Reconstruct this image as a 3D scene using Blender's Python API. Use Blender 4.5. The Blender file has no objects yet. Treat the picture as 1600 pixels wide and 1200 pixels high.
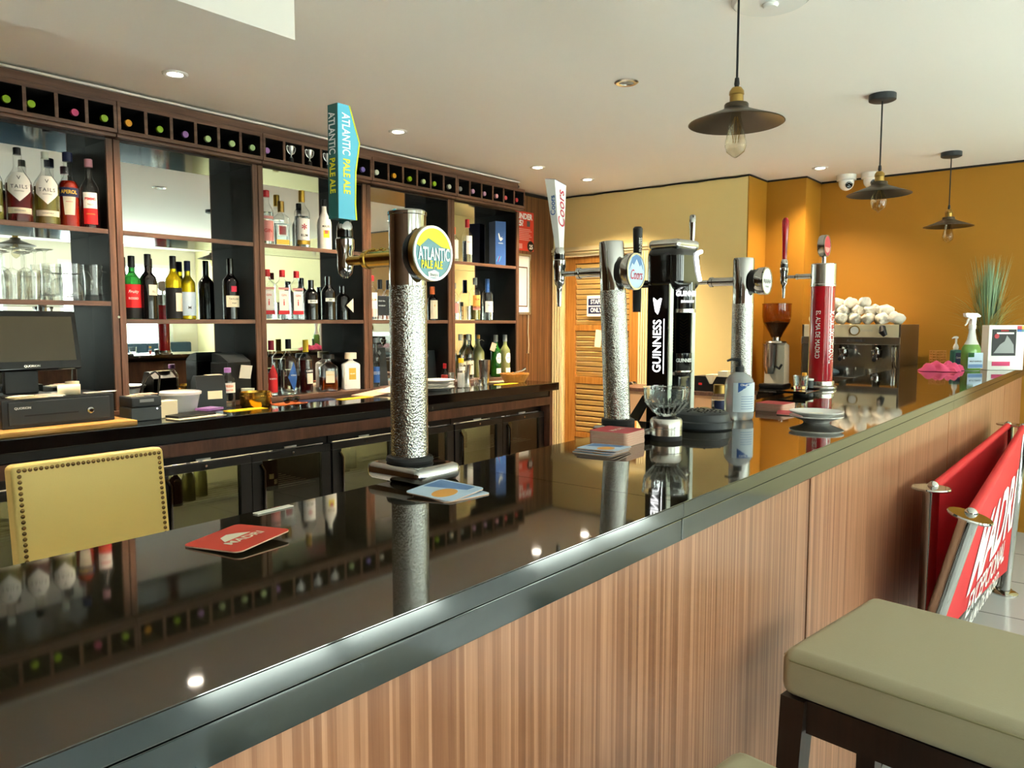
import bpy, bmesh, math, random
from mathutils import Matrix, Vector
random.seed(7)
PI = math.pi
S = bpy.context.scene
C = S.collection

# ------------------------------------------------------------------ camera, world, light, exposure
CAM_Z, F_PX = 1.38, 1200.0
PITCH = math.atan((600 - 504) / F_PX)
YAW = math.atan((1773 - 800) / (F_PX / math.cos(PITCH)))
cam_data = bpy.data.cameras.new('camera'); cam_data.sensor_width = 36; cam_data.lens = F_PX / 1600 * 36
cam_data.clip_start = 0.05
cam = bpy.data.objects.new('camera', cam_data); C.objects.link(cam); S.camera = cam
fw = Vector((math.cos(YAW) * math.cos(PITCH), math.sin(YAW) * math.cos(PITCH), -math.sin(PITCH)))
rt = Vector((math.sin(YAW), -math.cos(YAW), 0)); up = rt.cross(fw)
cam.matrix_world = Matrix(((rt.x, up.x, -fw.x, 0), (rt.y, up.y, -fw.y, 0), (rt.z, up.z, -fw.z, CAM_Z), (0, 0, 0, 1)))

S.view_settings.view_transform = 'Standard'; S.view_settings.look = 'None'
S.view_settings.gamma = 1.0; S.view_settings.use_curve_mapping = False
S.view_settings.exposure = 0.98
S.cycles.max_bounces = 12; S.cycles.transparent_max_bounces = 24; S.cycles.transmission_bounces = 10
S.cycles.sample_clamp_indirect = 60.0; S.cycles.caustics_refractive = False; S.cycles.caustics_reflective = False

world = bpy.data.worlds.new('sky'); S.world = world; world.use_nodes = True
world.node_tree.nodes['Background'].inputs[0].default_value = (0.75, 0.86, 1.0, 1)
world.node_tree.nodes['Background'].inputs[1].default_value = 1.2

def area(name, loc, rot, sx, sy, power, col):
    l = bpy.data.lights.new(name, 'AREA'); l.shape = 'RECTANGLE'; l.size = sx; l.size_y = sy
    l.energy = power; l.color = col
    o = bpy.data.objects.new(name, l); C.objects.link(o); o.location = loc; o.rotation_euler = rot
    return o
# daylight coming in through the windows of the wall behind the camera (each lamp fills one window opening, just outside)
WINDOWS = [(-1.9, -0.5), (0.1, 1.5), (2.1, 3.5), (4.1, 5.6)]
WIN_Z = (0.85, 2.2)
WIN_POWER = [18, 28, 64, 112]
for (wa, wb), pw in zip(WINDOWS, WIN_POWER):
    area('window_daylight', ((wa + wb) / 2, -3.42, sum(WIN_Z) / 2), (PI / 2, 0, 0), wb - wa, WIN_Z[1] - WIN_Z[0], pw, (0.90, 0.95, 1.0))

sun_data = bpy.data.lights.new('sun', 'SUN'); sun_data.energy = 190; sun_data.angle = math.radians(0.6); sun_data.color = (0.96, 0.98, 1.0)
sun = bpy.data.objects.new('sun', sun_data); C.objects.link(sun)
sun.rotation_euler = Vector((-0.30, 0.66, -0.80)).to_track_quat('-Z', 'Y').to_euler()   # shines in through the windows on to the floor

# ------------------------------------------------------------------ materials
def lin(c):
    if isinstance(c, str):
        c = tuple(int(c[i:i + 2], 16) / 255 for i in (0, 2, 4))
    return tuple((x / 12.92 if x <= 0.04045 else ((x + 0.055) / 1.055) ** 2.4) for x in c) + (1,)
MATS = {}
def mat(name, col='808080', rough=0.5, metal=0.0, trans=0.0, ior=1.45, coat=0.0, emit=None, estr=0.0, alpha=1.0, bump=None, spec=None):
    m = bpy.data.materials.new(name); m.use_nodes = True
    nt = m.node_tree; b = nt.nodes['Principled BSDF']
    b.inputs['Base Color'].default_value = lin(col); b.inputs['Roughness'].default_value = rough
    b.inputs['Metallic'].default_value = metal; b.inputs['Transmission Weight'].default_value = trans
    b.inputs['IOR'].default_value = ior; b.inputs['Coat Weight'].default_value = coat
    b.inputs['Coat Roughness'].default_value = 0.05; b.inputs['Alpha'].default_value = alpha
    if spec is not None: b.inputs['Specular IOR Level'].default_value = spec
    if emit: b.inputs['Emission Color'].default_value = lin(emit); b.inputs['Emission Strength'].default_value = estr
    if bump:
        n = nt.nodes.new('ShaderNodeTexNoise'); n.inputs['Scale'].default_value = bump[0]; n.inputs['Detail'].default_value = 4
        tc = nt.nodes.new('ShaderNodeNewGeometry'); nt.links.new(tc.outputs['Position'], n.inputs['Vector'])
        bp = nt.nodes.new('ShaderNodeBump'); bp.inputs['Strength'].default_value = bump[1]; bp.inputs['Distance'].default_value = bump[2] if len(bump) > 2 else 0.01
        nt.links.new(n.outputs['Fac'], bp.inputs['Height']); nt.links.new(bp.outputs['Normal'], b.inputs['Normal'])
    MATS[name] = m
    return m
def ramp(nt, stops, fac, interp='LINEAR'):
    r = nt.nodes.new('ShaderNodeValToRGB'); r.color_ramp.interpolation = interp
    e = r.color_ramp.elements
    while len(e) < len(stops): e.new(0.5)
    for k, (p, c) in enumerate(stops): e[k].position = p; e[k].color = lin(c)
    nt.links.new(fac, r.inputs['Fac']); return r
def mapped(nt, scale):
    g = nt.nodes.new('ShaderNodeNewGeometry'); mp = nt.nodes.new('ShaderNodeMapping'); mp.inputs['Scale'].default_value = scale
    nt.links.new(g.outputs['Position'], mp.inputs['Vector']); return mp.outputs['Vector']
def noise(nt, vec, scale, detail=4, rough=0.6):
    n = nt.nodes.new('ShaderNodeTexNoise'); n.inputs['Scale'].default_value = scale; n.inputs['Detail'].default_value = detail
    n.inputs['Roughness'].default_value = rough; nt.links.new(vec, n.inputs['Vector']); return n.outputs['Fac']
def mixc(nt, a, b, fac, mode='MIX'):
    m = nt.nodes.new('ShaderNodeMix'); m.data_type = 'RGBA'; m.blend_type = mode
    if isinstance(fac, float): m.inputs[0].default_value = fac
    else: nt.links.new(fac, m.inputs[0])
    nt.links.new(a, m.inputs[6]); nt.links.new(b, m.inputs[7]); return m.outputs[2]
def wood(name, stops, grain_scale, strip_scale, rough=0.4, stripstops=None, coat=0.0, bumpd=0.0008):
    """laminate wood: uneven strips (constant ramp of a one-way noise) under a fine grain"""
    m = mat(name, rough=rough, coat=coat); nt = m.node_tree; b = nt.nodes['Principled BSDF']
    g = noise(nt, mapped(nt, grain_scale), 1.0, 6, 0.65)
    col = ramp(nt, stops, g).outputs['Color']
    if stripstops:
        s = noise(nt, mapped(nt, strip_scale), 1.0, 2, 0.9)
        col = mixc(nt, col, ramp(nt, stripstops, s, 'CONSTANT').outputs['Color'], 1.0, 'MULTIPLY')
    nt.links.new(col, b.inputs['Base Color'])
    bp = nt.nodes.new('ShaderNodeBump'); bp.inputs['Strength'].default_value = 0.3; bp.inputs['Distance'].default_value = bumpd
    nt.links.new(g, bp.inputs['Height']); nt.links.new(bp.outputs['Normal'], b.inputs['Normal'])
    return m
def glassy(name, tint='ffffff', refl=1.0, rough=0.0, dark=0.0, ior=1.5):
    """thin clear glass: straight-through tint plus a fresnel reflection"""
    m = bpy.data.materials.new(name); m.use_nodes = True; nt = m.node_tree
    for n in list(nt.nodes): nt.nodes.remove(n)
    out = nt.nodes.new('ShaderNodeOutputMaterial'); tr = nt.nodes.new('ShaderNodeBsdfTransparent'); gl = nt.nodes.new('ShaderNodeBsdfGlossy')
    gl.inputs['Roughness'].default_value = rough
    lw = nt.nodes.new('ShaderNodeLayerWeight'); lw.inputs['Blend'].default_value = 0.5
    rc = ramp(nt, [(0.0, tint), (0.7, tint), (1.0, '8a8a88' if dark else 'ccd4d2')], lw.outputs['Facing']); nt.links.new(rc.outputs['Color'], tr.inputs['Color'])
    pw = nt.nodes.new('ShaderNodeMath'); pw.operation = 'POWER'; pw.inputs[1].default_value = 4.0; nt.links.new(lw.outputs['Facing'], pw.inputs[0])
    mu = nt.nodes.new('ShaderNodeMath'); mu.operation = 'MULTIPLY_ADD'; mu.inputs[1].default_value = 0.9; mu.inputs[2].default_value = 0.045 * refl; mu.use_clamp = True
    nt.links.new(pw.outputs[0], mu.inputs[0])
    mx = nt.nodes.new('ShaderNodeMixShader'); nt.links.new(mu.outputs[0], mx.inputs[0])
    nt.links.new(tr.outputs[0], mx.inputs[1]); nt.links.new(gl.outputs[0], mx.inputs[2]); nt.links.new(mx.outputs[0], out.inputs['Surface'])
    MATS[name] = m; return m

wood('walnut_dark', [(0.3, '3a241c'), (0.5, '553629'), (0.7, '6d4a39')], (14, 40, 3), None, 0.38)
wood('walnut_edge', [(0.3, '4c3328'), (0.5, '684a3b'), (0.7, '80604f')], (3, 40, 40), None, 0.4)
wood('walnut_post', [(0.3, '452c22'), (0.5, '64432f'), (0.7, '7c5844')], (50, 50, 3), None, 0.4)
wood('walnut_panel', [(0.3, '5a3a22'), (0.5, '76502f'), (0.72, '8d6440')], (60, 8, 2.2), (26, 0, 0), 0.4,
     [(0.0, 'd2c8be'), (0.42, 'ffffff'), (0.5, 'b9aa9c'), (0.57, 'f0e8e0'), (0.66, 'c4b4a4')])
wood('bar_laminate', [(0.25, '966d55'), (0.5, 'ab7f64'), (0.76, 'bf9478')], (130, 8, 2.0), (11, 0, 0), 0.36,
     [(0.0, 'd8c6ba'), (0.34, 'f2e8de'), (0.41, 'd2beb0'), (0.46, 'fff6ee'), (0.50, 'e0cec0'), (0.55, 'f6ece2'), (0.60, 'cdb8a9'), (0.67, 'eedfd2')])
wood('door_wood', [(0.3, '9a6426'), (0.5, 'b87c34'), (0.72, 'c98e44')], (20, 60, 2), None, 0.45)
wood('slat_wood', [(0.3, 'e4bc68'), (0.5, 'f0cc7e'), (0.72, 'f6d894')], (10, 3, 60), None, 0.5)
wood('board_wood', [(0.3, 'b07a38'), (0.5, 'cf9c52'), (0.72, 'e0b878')], (4, 60, 60), None, 0.45)
wood('dark_leg', [(0.3, '140c08'), (0.7, '2a1a13')], (60, 60, 4), None, 0.35)
mat('stone_black', '0b0c0d', 0.04, ior=1.75)
m = mat('stone_top', '17140f', 0.04, ior=2.1); nt = m.node_tree
fl = noise(nt, mapped(nt, (1, 1, 1)), 420, 2, 0.5)
nt.links.new(ramp(nt, [(0.0, '231d13'), (0.72, '2b2418'), (0.80, '5d543f')], fl).outputs['Color'], nt.nodes['Principled BSDF'].inputs['Base Color'])
m = mat('stone_edge', '1c2426', 0.10, ior=1.8); nt = m.node_tree
fl = noise(nt, mapped(nt, (1, 1, 1)), 60, 8, 0.75)
nt.links.new(ramp(nt, [(0.3, '141a1c'), (0.55, '20292b'), (0.75, '313c3f')], fl).outputs['Color'], nt.nodes['Principled BSDF'].inputs['Base Color'])
mat('back_stone', '090a0b', 0.10, ior=1.6)
mat('mirror', 'e6ecec', 0.012, 1.0)
mat('ceiling_paint', 'ece8e2', 0.9, bump=(40, 0.05))
mat('yellow_paint', 'f4dc98', 0.75, bump=(120, 0.08, 0.003))
mat('orange_paint', 'a8741a', 0.6, bump=(120, 0.08, 0.003))
mat('cream_paint', 'e4dccb', 0.8)
mat('cream_yellow', 'eadfae', 0.8)
mat('frame_paint', 'ead9a6', 0.45)
mat('white_paint', 'e6e6e0', 0.5)
m = mat('floor_tile', '74787a', 0.22); nt = m.node_tree
br = nt.nodes.new('ShaderNodeTexBrick'); br.offset = 0; br.inputs['Scale'].default_value = 1.0; br.inputs['Brick Width'].default_value = 0.6; br.inputs['Row Height'].default_value = 0.6
br.inputs['Mortar Size'].default_value = 0.006; br.inputs['Color1'].default_value = lin('c0c4c8'); br.inputs['Color2'].default_value = lin('b6babe'); br.inputs['Mortar'].default_value = lin('7a7d7e')
nt.links.new(mapped(nt, (1, 1, 1)), br.inputs['Vector']); nt.links.new(br.outputs['Color'], nt.nodes['Principled BSDF'].inputs['Base Color'])
mat('chrome', 'bcbcba', 0.06, 1.0)
mat('steel', 'c8c6c0', 0.22, 1.0)
mat('steel_dark', '8a8680', 0.25, 1.0)
mat('brass', 'c39a45', 0.22, 1.0)
mat('antique_brass', 'a98a4c', 0.3, 1.0)
mat('bronze_shade', '584e40', 0.36, 0.8)
mat('stud', '8a6f42', 0.25, 1.0)
m = mat('dew_chrome', 'c0c0bc', 0.2, 1.0); nt = m.node_tree
vo = nt.nodes.new('ShaderNodeTexVoronoi'); vo.inputs['Scale'].default_value = 330; nt.links.new(mapped(nt, (1, 1, 0.8)), vo.inputs['Vector'])
bp = nt.nodes.new('ShaderNodeBump'); bp.inputs['Strength'].default_value = 0.55; bp.inputs['Distance'].default_value = 0.0016
nt.links.new(vo.outputs['Distance'], bp.inputs['Height']); nt.links.new(bp.outputs['Normal'], nt.nodes['Principled BSDF'].inputs['Normal'])
mat('plastic_black', '121315', 0.4); mat('gloss_black', '08090a', 0.12, coat=0.5); mat('rubber', '1c1d1e', 0.7)
mat('plastic_dark', '2b3033', 0.45); mat('plastic_grey', '50565a', 0.45); mat('screen', '3b3a30', 0.12)
mat('white_gloss', 'eeeeea', 0.15); mat('white_paper', 'ece8dc', 0.7); mat('cream_label', 'e6dcc4', 0.6); mat('white_label', 'efeee8', 0.55)
mat('black_label', '15161a', 0.5); mat('red_label', 'cf2127', 0.5); mat('pink_label', 'e39a92', 0.5); mat('blue_label', '2c5aa0', 0.45)
mat('navy_label', '1d2750', 0.5); mat('gold_foil', 'c9a040', 0.3, 0.8); mat('yellow_plastic', 'eac52a', 0.4); mat('red_plastic', 'c8242c', 0.35)
mat('red_gloss', 'a80f1c', 0.12, coat=0.6); mat('coral_card', 'd8402c', 0.5); mat('mat_red', 'bf3b45', 0.55); mat('card_edge', 'd9b49c', 0.8); mat('yellow_card', 'f2c81e', 0.6)
mat('orange_card', 'e2713a', 0.6); mat('blue_card', '5f86b8', 0.55); mat('sky_card', 'b7cde2', 0.55); mat('mat_orange', 'e3a34e', 0.55)
mat('teal', '10727b', 0.4, coat=0.3); mat('teal_shaded', '2a6663', 0.4, coat=0.3); mat('teal_light', '4fb3cf', 0.4, coat=0.3); mat('lemon', 'd6d51e', 0.4); mat('grey_ink', '55585c', 0.5)
mat('ink_white', 'f6f6f4', 0.5); mat('ink_black', '111214', 0.5); mat('ink_red', 'c01f40', 0.5); mat('ink_gold', 'd6b04a', 0.5); mat('ink_yellow', 'eadf28', 0.5); mat('ink_blue', '2d62a8', 0.5)
mat('glow_white', 'ffffff', 0.4, emit='ffffff', estr=2.2)
mat('lamp_glow', 'fff4e0', 0.4, emit='fff1dc', estr=18)
mat('leather_yellow', 'fce08c', 0.42, bump=(260, 0.12, 0.002)); mat('leather_olive', '9c967c', 0.42, bump=(260, 0.12, 0.002)); mat('seam', '7d7858', 0.6)
mat('booth_blue', '1d3a4c', 0.6); mat('cup_silver', 'e8e8e8', 0.3, 0.6)
mat('canvas_red', 'd5202c', 0.65, bump=(300, 0.1, 0.002))
mat('wicker', 'c88a3e', 0.6, bump=(300, 0.5, 0.004)); mat('cloth_pink', 'd24d78', 0.9); mat('cloth_white', 'ece7da', 0.9, bump=(160, 0.4, 0.01)); mat('cloth_grey', '6f8490', 0.9)
mat('leaf', '8aa984', 0.5); mat('leaf_dry', 'a89c5c', 0.6); mat('pot_white', 'd8d8d4', 0.4); mat('napkin', 'f3e8c8', 0.8)
glassy('clear_glass', 'fdfdfc', 1.5, dark=1); glassy('pane_glass', 'd6dad2', 1.0); glassy('bulb_glass', 'f4f0e2', 1.6); glassy('fridge_glass', 'b9bba8', 1.3)
glassy('green_glass', '3f9a3c', 1.0); glassy('smoke_glass', 'd8b488', 1.0)
mat('solid_glass', 'f4faf8', 0.02, trans=1.0, ior=1.45); mat('cloudy_glass', 'f2f5f4', 0.16, trans=0.82, ior=1.45); mat('slat_shade', '6a4214', 0.7)
mat('liquid_clear', 'eef4f2', 0.0, trans=1.0, ior=1.33); mat('liquid_red', '7a1018', 0.05, trans=0.5, ior=1.33); mat('liquid_deep', '3a0a10', 0.05, trans=0.4, ior=1.33)
mat('liquid_lime', 'a8a04c', 0.05, trans=0.6, ior=1.33); mat('liquid_orange', 'd8341c', 0.05, trans=0.6, ior=1.33); mat('liquid_amber', '8a3a10', 0.05, trans=0.5, ior=1.33)
mat('wine_black', '0a090b', 0.08, coat=0.4); mat('wine_yellow', 'c8b414', 0.06, trans=0.6); mat('bottle_green', '2f9440', 0.06, trans=0.5); mat('martini_green', '1d6a1c', 0.06, trans=0.45); mat('martini_pale', 'b4b878', 0.06, trans=0.55)
mat('beans', '2c1a10', 0.6); mat('sauce_red', 'c0392c', 0.4); mat('soap_green', '8fce62', 0.1, trans=0.5); mat('soap_teal', '3f7f74', 0.3, trans=0.2); mat('frost', 'eef0ee', 0.35, trans=0.3)
mat('liquid_gel', 'e6eef2', 0.08, trans=0.6, ior=1.36); mat('label_ice', 'd6e4ee', 0.5)
for nm, cl in dict(lime='9ac51c', pink='e0518a', amber='f0a92c', violet='a578c0', pale='bcd79a', indigo='7d70c8', ivory='dfe4d4', mauve='c79ac0', silver='8c9090', rose='d79aa8', red='e05a62', darkred='c03038').items():
    mat('cap_' + nm, cl, 0.35)

# ------------------------------------------------------------------ geometry helpers
class G:
    def __init__(s): s.bm = bmesh.new(); s.bev = False
    def box(s, x0, x1, y0, y1, z0, z1, bev=0.0, seg=2):
        r = bmesh.ops.create_cube(s.bm, size=1.0)['verts']
        for v in r: v.co = Vector((x0 + (v.co.x + .5) * (x1 - x0), y0 + (v.co.y + .5) * (y1 - y0), z0 + (v.co.z + .5) * (z1 - z0)))
        if bev:
            s.bev = True
            ed = list({e for v in r for e in v.link_edges})
            q = bmesh.ops.bevel(s.bm, geom=ed, offset=bev, segments=seg, profile=0.5, affect='EDGES')
        return s
    def lathe(s, prof, n=24, M=None, a0=0.0, a1=2 * PI, cap=True):
        full = abs(a1 - a0 - 2 * PI) < 1e-6
        rings = []; M = M or Matrix()
        for r, z in prof:
            if r < 1e-6: rings.append([s.bm.verts.new(M @ Vector((0, 0, z)))])
            else: rings.append([s.bm.verts.new(M @ Vector((r * math.cos(a0 + (a1 - a0) * k / n), r * math.sin(a0 + (a1 - a0) * k / n), z))) for k in range(n if full else n + 1)])
        for A, B in zip(rings, rings[1:]):
            m_ = n if full else n
            for k in range(m_):
                k2 = (k + 1) % len(A) if len(A) > 1 else 0; j2 = (k + 1) % len(B) if len(B) > 1 else 0
                if len(A) == 1 and len(B) == 1: continue
                if len(A) == 1: f = (A[0], B[j2], B[k])
                elif len(B) == 1: f = (A[k], A[k2], B[0])
                else: f = (A[k], A[k2], B[j2], B[k])
                try: s.bm.faces.new(f)
                except ValueError: pass
        if cap and full:
            for R in (rings[0][::-1], rings[-1]):
                if len(R) > 2:
                    try: s.bm.faces.new(R)
                    except ValueError: pass
        return s
    def cyl(s, p0, p1, r0, r1=None, n=16):
        r1 = r0 if r1 is None else r1; p0 = Vector(p0); p1 = Vector(p1); d = p1 - p0
        M = Matrix.Translation(p0) @ d.to_track_quat('Z', 'Y').to_matrix().to_4x4()
        return s.lathe([(r0, 0), (r1, d.length)], n, M)
    def tube(s, pts, r, n=8):
        pts = [Vector(p) for p in pts]; rings = []; prev = None
        for i, p in enumerate(pts):
            d = (pts[min(i + 1, len(pts) - 1)] - pts[max(i - 1, 0)]).normalized()
            if prev is None: u = d.orthogonal().normalized()
            else: u = (prev - d * prev.dot(d)).normalized()
            prev = u; w = d.cross(u); rr = r[i] if isinstance(r, (list, tuple)) else r
            rings.append([s.bm.verts.new(p + (u * math.cos(2 * PI * k / n) + w * math.sin(2 * PI * k / n)) * rr) for k in range(n)])
        for A, B in zip(rings, rings[1:]):
            for k in range(n): s.bm.faces.new((A[k], A[(k + 1) % n], B[(k + 1) % n], B[k]))
        s.bm.faces.new(rings[0][::-1]); s.bm.faces.new(rings[-1]); return s
    def prism(s, pts, h0, h1, plane='XY'):
        f = {'XY': lambda a, b, h: (a, b, h), 'XZ': lambda a, b, h: (a, h, b), 'YZ': lambda a, b, h: (h, a, b)}[plane]
        A = [s.bm.verts.new(f(a, b, h0)) for a, b in pts]; B = [s.bm.verts.new(f(a, b, h1)) for a, b in pts]
        s.bm.faces.new(A[::-1]); s.bm.faces.new(B); n = len(pts)
        for k in range(n): s.bm.faces.new((A[k], A[(k + 1) % n], B[(k + 1) % n], B[k]))
        return s
    def poly(s, pts):
        s.bm.faces.new([s.bm.verts.new(p) for p in pts]); return s
    def ell(s, c, r, n=16, m=10, M=None):
        M = M or Matrix()
        return s.lathe([(math.sin(PI * k / m), -math.cos(PI * k / m)) for k in range(m + 1)], n, M @ Matrix.Translation(c) @ Matrix.Diagonal((r[0], r[1], r[2], 1)), cap=False)
    def patch(s, R, z0, z1, half, n=10, R2=None):
        R2 = R2 or R
        P = [(math.sin(-half + 2 * half * k / n), -math.cos(-half + 2 * half * k / n)) for k in range(n + 1)]
        A = [s.bm.verts.new((R * x, R * y, z0)) for x, y in P]; B = [s.bm.verts.new((R2 * x, R2 * y, z1)) for x, y in P]
        for k in range(n): s.bm.faces.new((A[k], A[k + 1], B[k + 1], B[k]))
        return s
    def wrap(s, R, pts, n=4):
        """flat outline (x along the arc, z) laid round a cylinder of radius R, centred on -Y"""
        q = []
        for i, (x, z) in enumerate(pts):
            x2, z2 = pts[(i + 1) % len(pts)]
            for k in range(n): q.append((x + (x2 - x) * k / n, z + (z2 - z) * k / n))
        q = sorted({(round(z, 5)) for _, z in q})
        ring = []
        for z in q:
            xs = []
            for i, (xa, za) in enumerate(pts):
                xb, zb = pts[(i + 1) % len(pts)]
                if min(za, zb) - 1e-6 <= z <= max(za, zb) + 1e-6:
                    if abs(za - zb) < 1e-9: xs += [xa, xb]
                    else: xs.append(xa + (xb - xa) * (z - za) / (zb - za))
            lo, hi = min(xs), max(xs)
            ring.append([s.bm.verts.new((R * math.sin((lo + (hi - lo) * k / 8) / R), -R * math.cos((lo + (hi - lo) * k / 8) / R), z)) for k in range(9)])
        for A, B in zip(ring, ring[1:]):
            for k in range(8): s.bm.faces.new((A[k], A[k + 1], B[k + 1], B[k]))
        return s
    def xf(s, M): bmesh.ops.transform(s.bm, matrix=M, verts=s.bm.verts[:]); return s
    def mesh(s, name, smooth=35):
        bmesh.ops.recalc_face_normals(s.bm, faces=s.bm.faces[:])
        me = bpy.data.meshes.new(name); s.bm.to_mesh(me); s.bm.free()
        if smooth:
            me.polygons.foreach_set('use_smooth', [True] * len(me.polygons)); me.set_sharp_from_angle(angle=math.radians(smooth))
        return me
    def out(s, name, m, parent=None, loc=None, rot=None, smooth=35):
        bev = s.bev and smooth
        o = put(name, s.mesh(name, smooth), m, parent, loc, rot)
        if bev: w = o.modifiers.new('flat_faces', 'WEIGHTED_NORMAL'); w.weight = 100; w.keep_sharp = True
        return o
def put(name, me, m, parent=None, loc=None, rot=None):
    if m and not me.materials: me.materials.append(MATS[m])
    o = bpy.data.objects.new(name, me); C.objects.link(o)
    if parent: o.parent = parent
    if loc: o.location = loc
    if rot: o.rotation_euler = rot
    return o
def tag(o, label=None, cat=None, group=None, kind=None):
    if label: o['label'] = label
    if cat: o['category'] = cat
    if group: o['group'] = group
    if kind: o['kind'] = kind
    return o
def thing(name, label, cat, loc=(0, 0, 0), rz=0.0, group=None):
    o = bpy.data.objects.new(name, None); C.objects.link(o); o.empty_display_size = 0.05
    o.location = loc; o.rotation_euler = (0, 0, rz)
    return tag(o, label, cat, group)
def struct(name, g, m, label, cat, smooth=None): return tag(g.out(name, m, smooth=smooth), label, cat, kind='structure')
def copy_tree(o, parent=None):
    c = o.copy(); C.objects.link(c); c.parent = parent
    for ch in list(o.children): copy_tree(ch, c)
    return c
TXT = {}
def text_mesh(s, size, bold=0.0, sx=1.0, shear=0.0, spacing=1.0, align='CENTER'):
    k = (s, size, bold, sx, shear, spacing, align)
    if k not in TXT:
        cu = bpy.data.curves.new('lettering', 'FONT'); cu.body = s; cu.size = size; cu.offset = bold * size; cu.align_x = align; cu.align_y = 'CENTER'; cu.shear = shear
        cu.space_character = spacing; cu.resolution_u = 3
        ob = bpy.data.objects.new('lettering', cu); C.objects.link(ob)
        dg = bpy.context.evaluated_depsgraph_get()
        me = bpy.data.meshes.new_from_object(ob.evaluated_get(dg)); bpy.data.objects.remove(ob); bpy.data.curves.remove(cu)
        TXT[k] = [(v.co.x * sx, v.co.y) for v in me.vertices], [tuple(p.vertices) for p in me.polygons]
        bpy.data.meshes.remove(me)
    return TXT[k]
def text(s, size, m, parent, M=None, bend=None, turn=0.0, bold=0.015, sx=1.0, shear=0.0, spacing=1.0, name='lettering', at=(0, 0)):
    """lettering that faces -Y (x to the right, z up); turn rotates it in its own plane; bend wraps it round a cylinder"""
    v, f = text_mesh(s, size, bold, sx, shear, spacing)
    c, sn = math.cos(turn), math.sin(turn); co = []
    for x, y in v:
        x, y = x * c - y * sn + at[0], x * sn + y * c + at[1]
        co.append((bend * math.sin(x / bend), -bend * math.cos(x / bend), y) if bend else (x, 0, y))
    if M: co = [tuple(M @ Vector(p)) for p in co]
    me = bpy.data.meshes.new(name); me.from_pydata(co, [], f); me.update()
    return put(name, me, m, parent)
RZ = lambda a: Matrix.Rotation(a, 4, 'Z')
RX = lambda a: Matrix.Rotation(a, 4, 'X')
RY = lambda a: Matrix.Rotation(a, 4, 'Y')
TR = lambda *a: Matrix.Translation(a)
FACE_Y = RX(PI / 2)            # lathe axis Z turned to -Y

# ------------------------------------------------------------------ the room
ZC = 2.42
mat('rack_shade', '0a0808', 0.8); mat('shelf_gloss', '2a1c17', 0.10, ior=1.6, coat=0.6); mat('post_side', '0e0a08', 0.45, spec=0.18)  # near-black rack colour paints in the shade of its unlit holes
struct('floor', G().box(-2.6, 6.2, -3.4, 4.0, -0.06, 0), 'floor_tile', 'grey square floor tiles in front of and behind the bar', 'floor')
struct('ceiling', G().box(-2.6, 6.2, -3.4, 4.0, ZC, ZC + 0.1), 'ceiling_paint', 'smooth off-white ceiling with recessed spotlights', 'ceiling')
struct('ceiling_soffit', G().box(-2.5, 1.45, 2.014, 2.53, 2.23, ZC), 'ceiling_paint', 'boxed-in white soffit hanging below the ceiling at upper left', 'soffit')
struct('wall_back', G().box(-2.5, 5.42, 3.85, 3.95, 0, ZC), 'walnut_panel', 'walnut plank wall behind the shelving and beside the louvred door', 'wall')
struct('wall_door', G().box(5.32, 5.42, 2.165, 3.02, 0, ZC).box(5.32, 5.42, 3.02, 3.74, 1.93, ZC).box(5.32, 5.42, 3.74, 3.85, 0, ZC), 'yellow_paint', 'pale yellow painted wall around the louvred door', 'wall')
struct('wall_return', G().box(5.3205, 5.76, 2.155, 2.165, 0, ZC), 'orange_paint', 'narrow orange return beside the pale yellow wall', 'wall')
struct('wall_pillar', G().box(5.65, 6.08, 1.87, 2.155, 0, ZC), 'orange_paint', 'orange boxed pillar in the corner behind the coffee grinder', 'wall')
struct('wall_side', G().box(5.98, 6.08, -3.3, 0.2, 0, ZC), 'cream_yellow', 'pale cream end wall of the seating area opposite the till', 'wall')
struct('wall_right', G().box(5.98, 6.08, 0.2, 1.87, 0, ZC), 'orange_paint', 'dark orange end wall behind the coffee machine and plant', 'wall')
struct('wall_left', G().box(-2.6, -2.5, -3.3, 3.95, 0, ZC), 'walnut_panel', 'plain walnut wall at the near end of the room', 'wall')
wf = G(); xs = [-2.5] + [x for w in WINDOWS for x in w] + [5.98]
for a, b in zip(xs[0::2], xs[1::2]): wf.box(a, b, -3.3, -3.2, 0, ZC)
for a, b in WINDOWS: wf.box(a, b, -3.3, -3.2, 0, WIN_Z[0]); wf.box(a, b, -3.3, -3.2, WIN_Z[1], ZC)
struct('wall_front', wf, 'cream_paint', 'cream wall with a row of tall windows facing the bar', 'wall')
for k, (a, b) in enumerate(WINDOWS):
    g = G(); z0, z1 = WIN_Z; w_ = 0.05
    g.box(a, b, -3.30, -3.19, z0, z0 + w_).box(a, b, -3.30, -3.19, z1 - w_, z1).box(a, a + w_, -3.30, -3.19, z0 + w_, z1 - w_).box(b - w_, b, -3.30, -3.19, z0 + w_, z1 - w_)
    mid = (a + b) / 2; g.box(mid - 0.025, mid + 0.025, -3.29, -3.2, z0 + w_, z1 - w_)
    o = struct('window_%d' % (k + 1), g, 'white_paint', 'white framed window with two tall panes, number %d along the wall facing the bar' % (k + 1), 'window')
    for p, q in ((a + w_, mid - 0.025), (mid + 0.025, b - w_)): G().box(p, q, -3.262, -3.258, z0 + w_, z1 - w_).out('pane', 'pane_glass', o, smooth=None)
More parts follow.
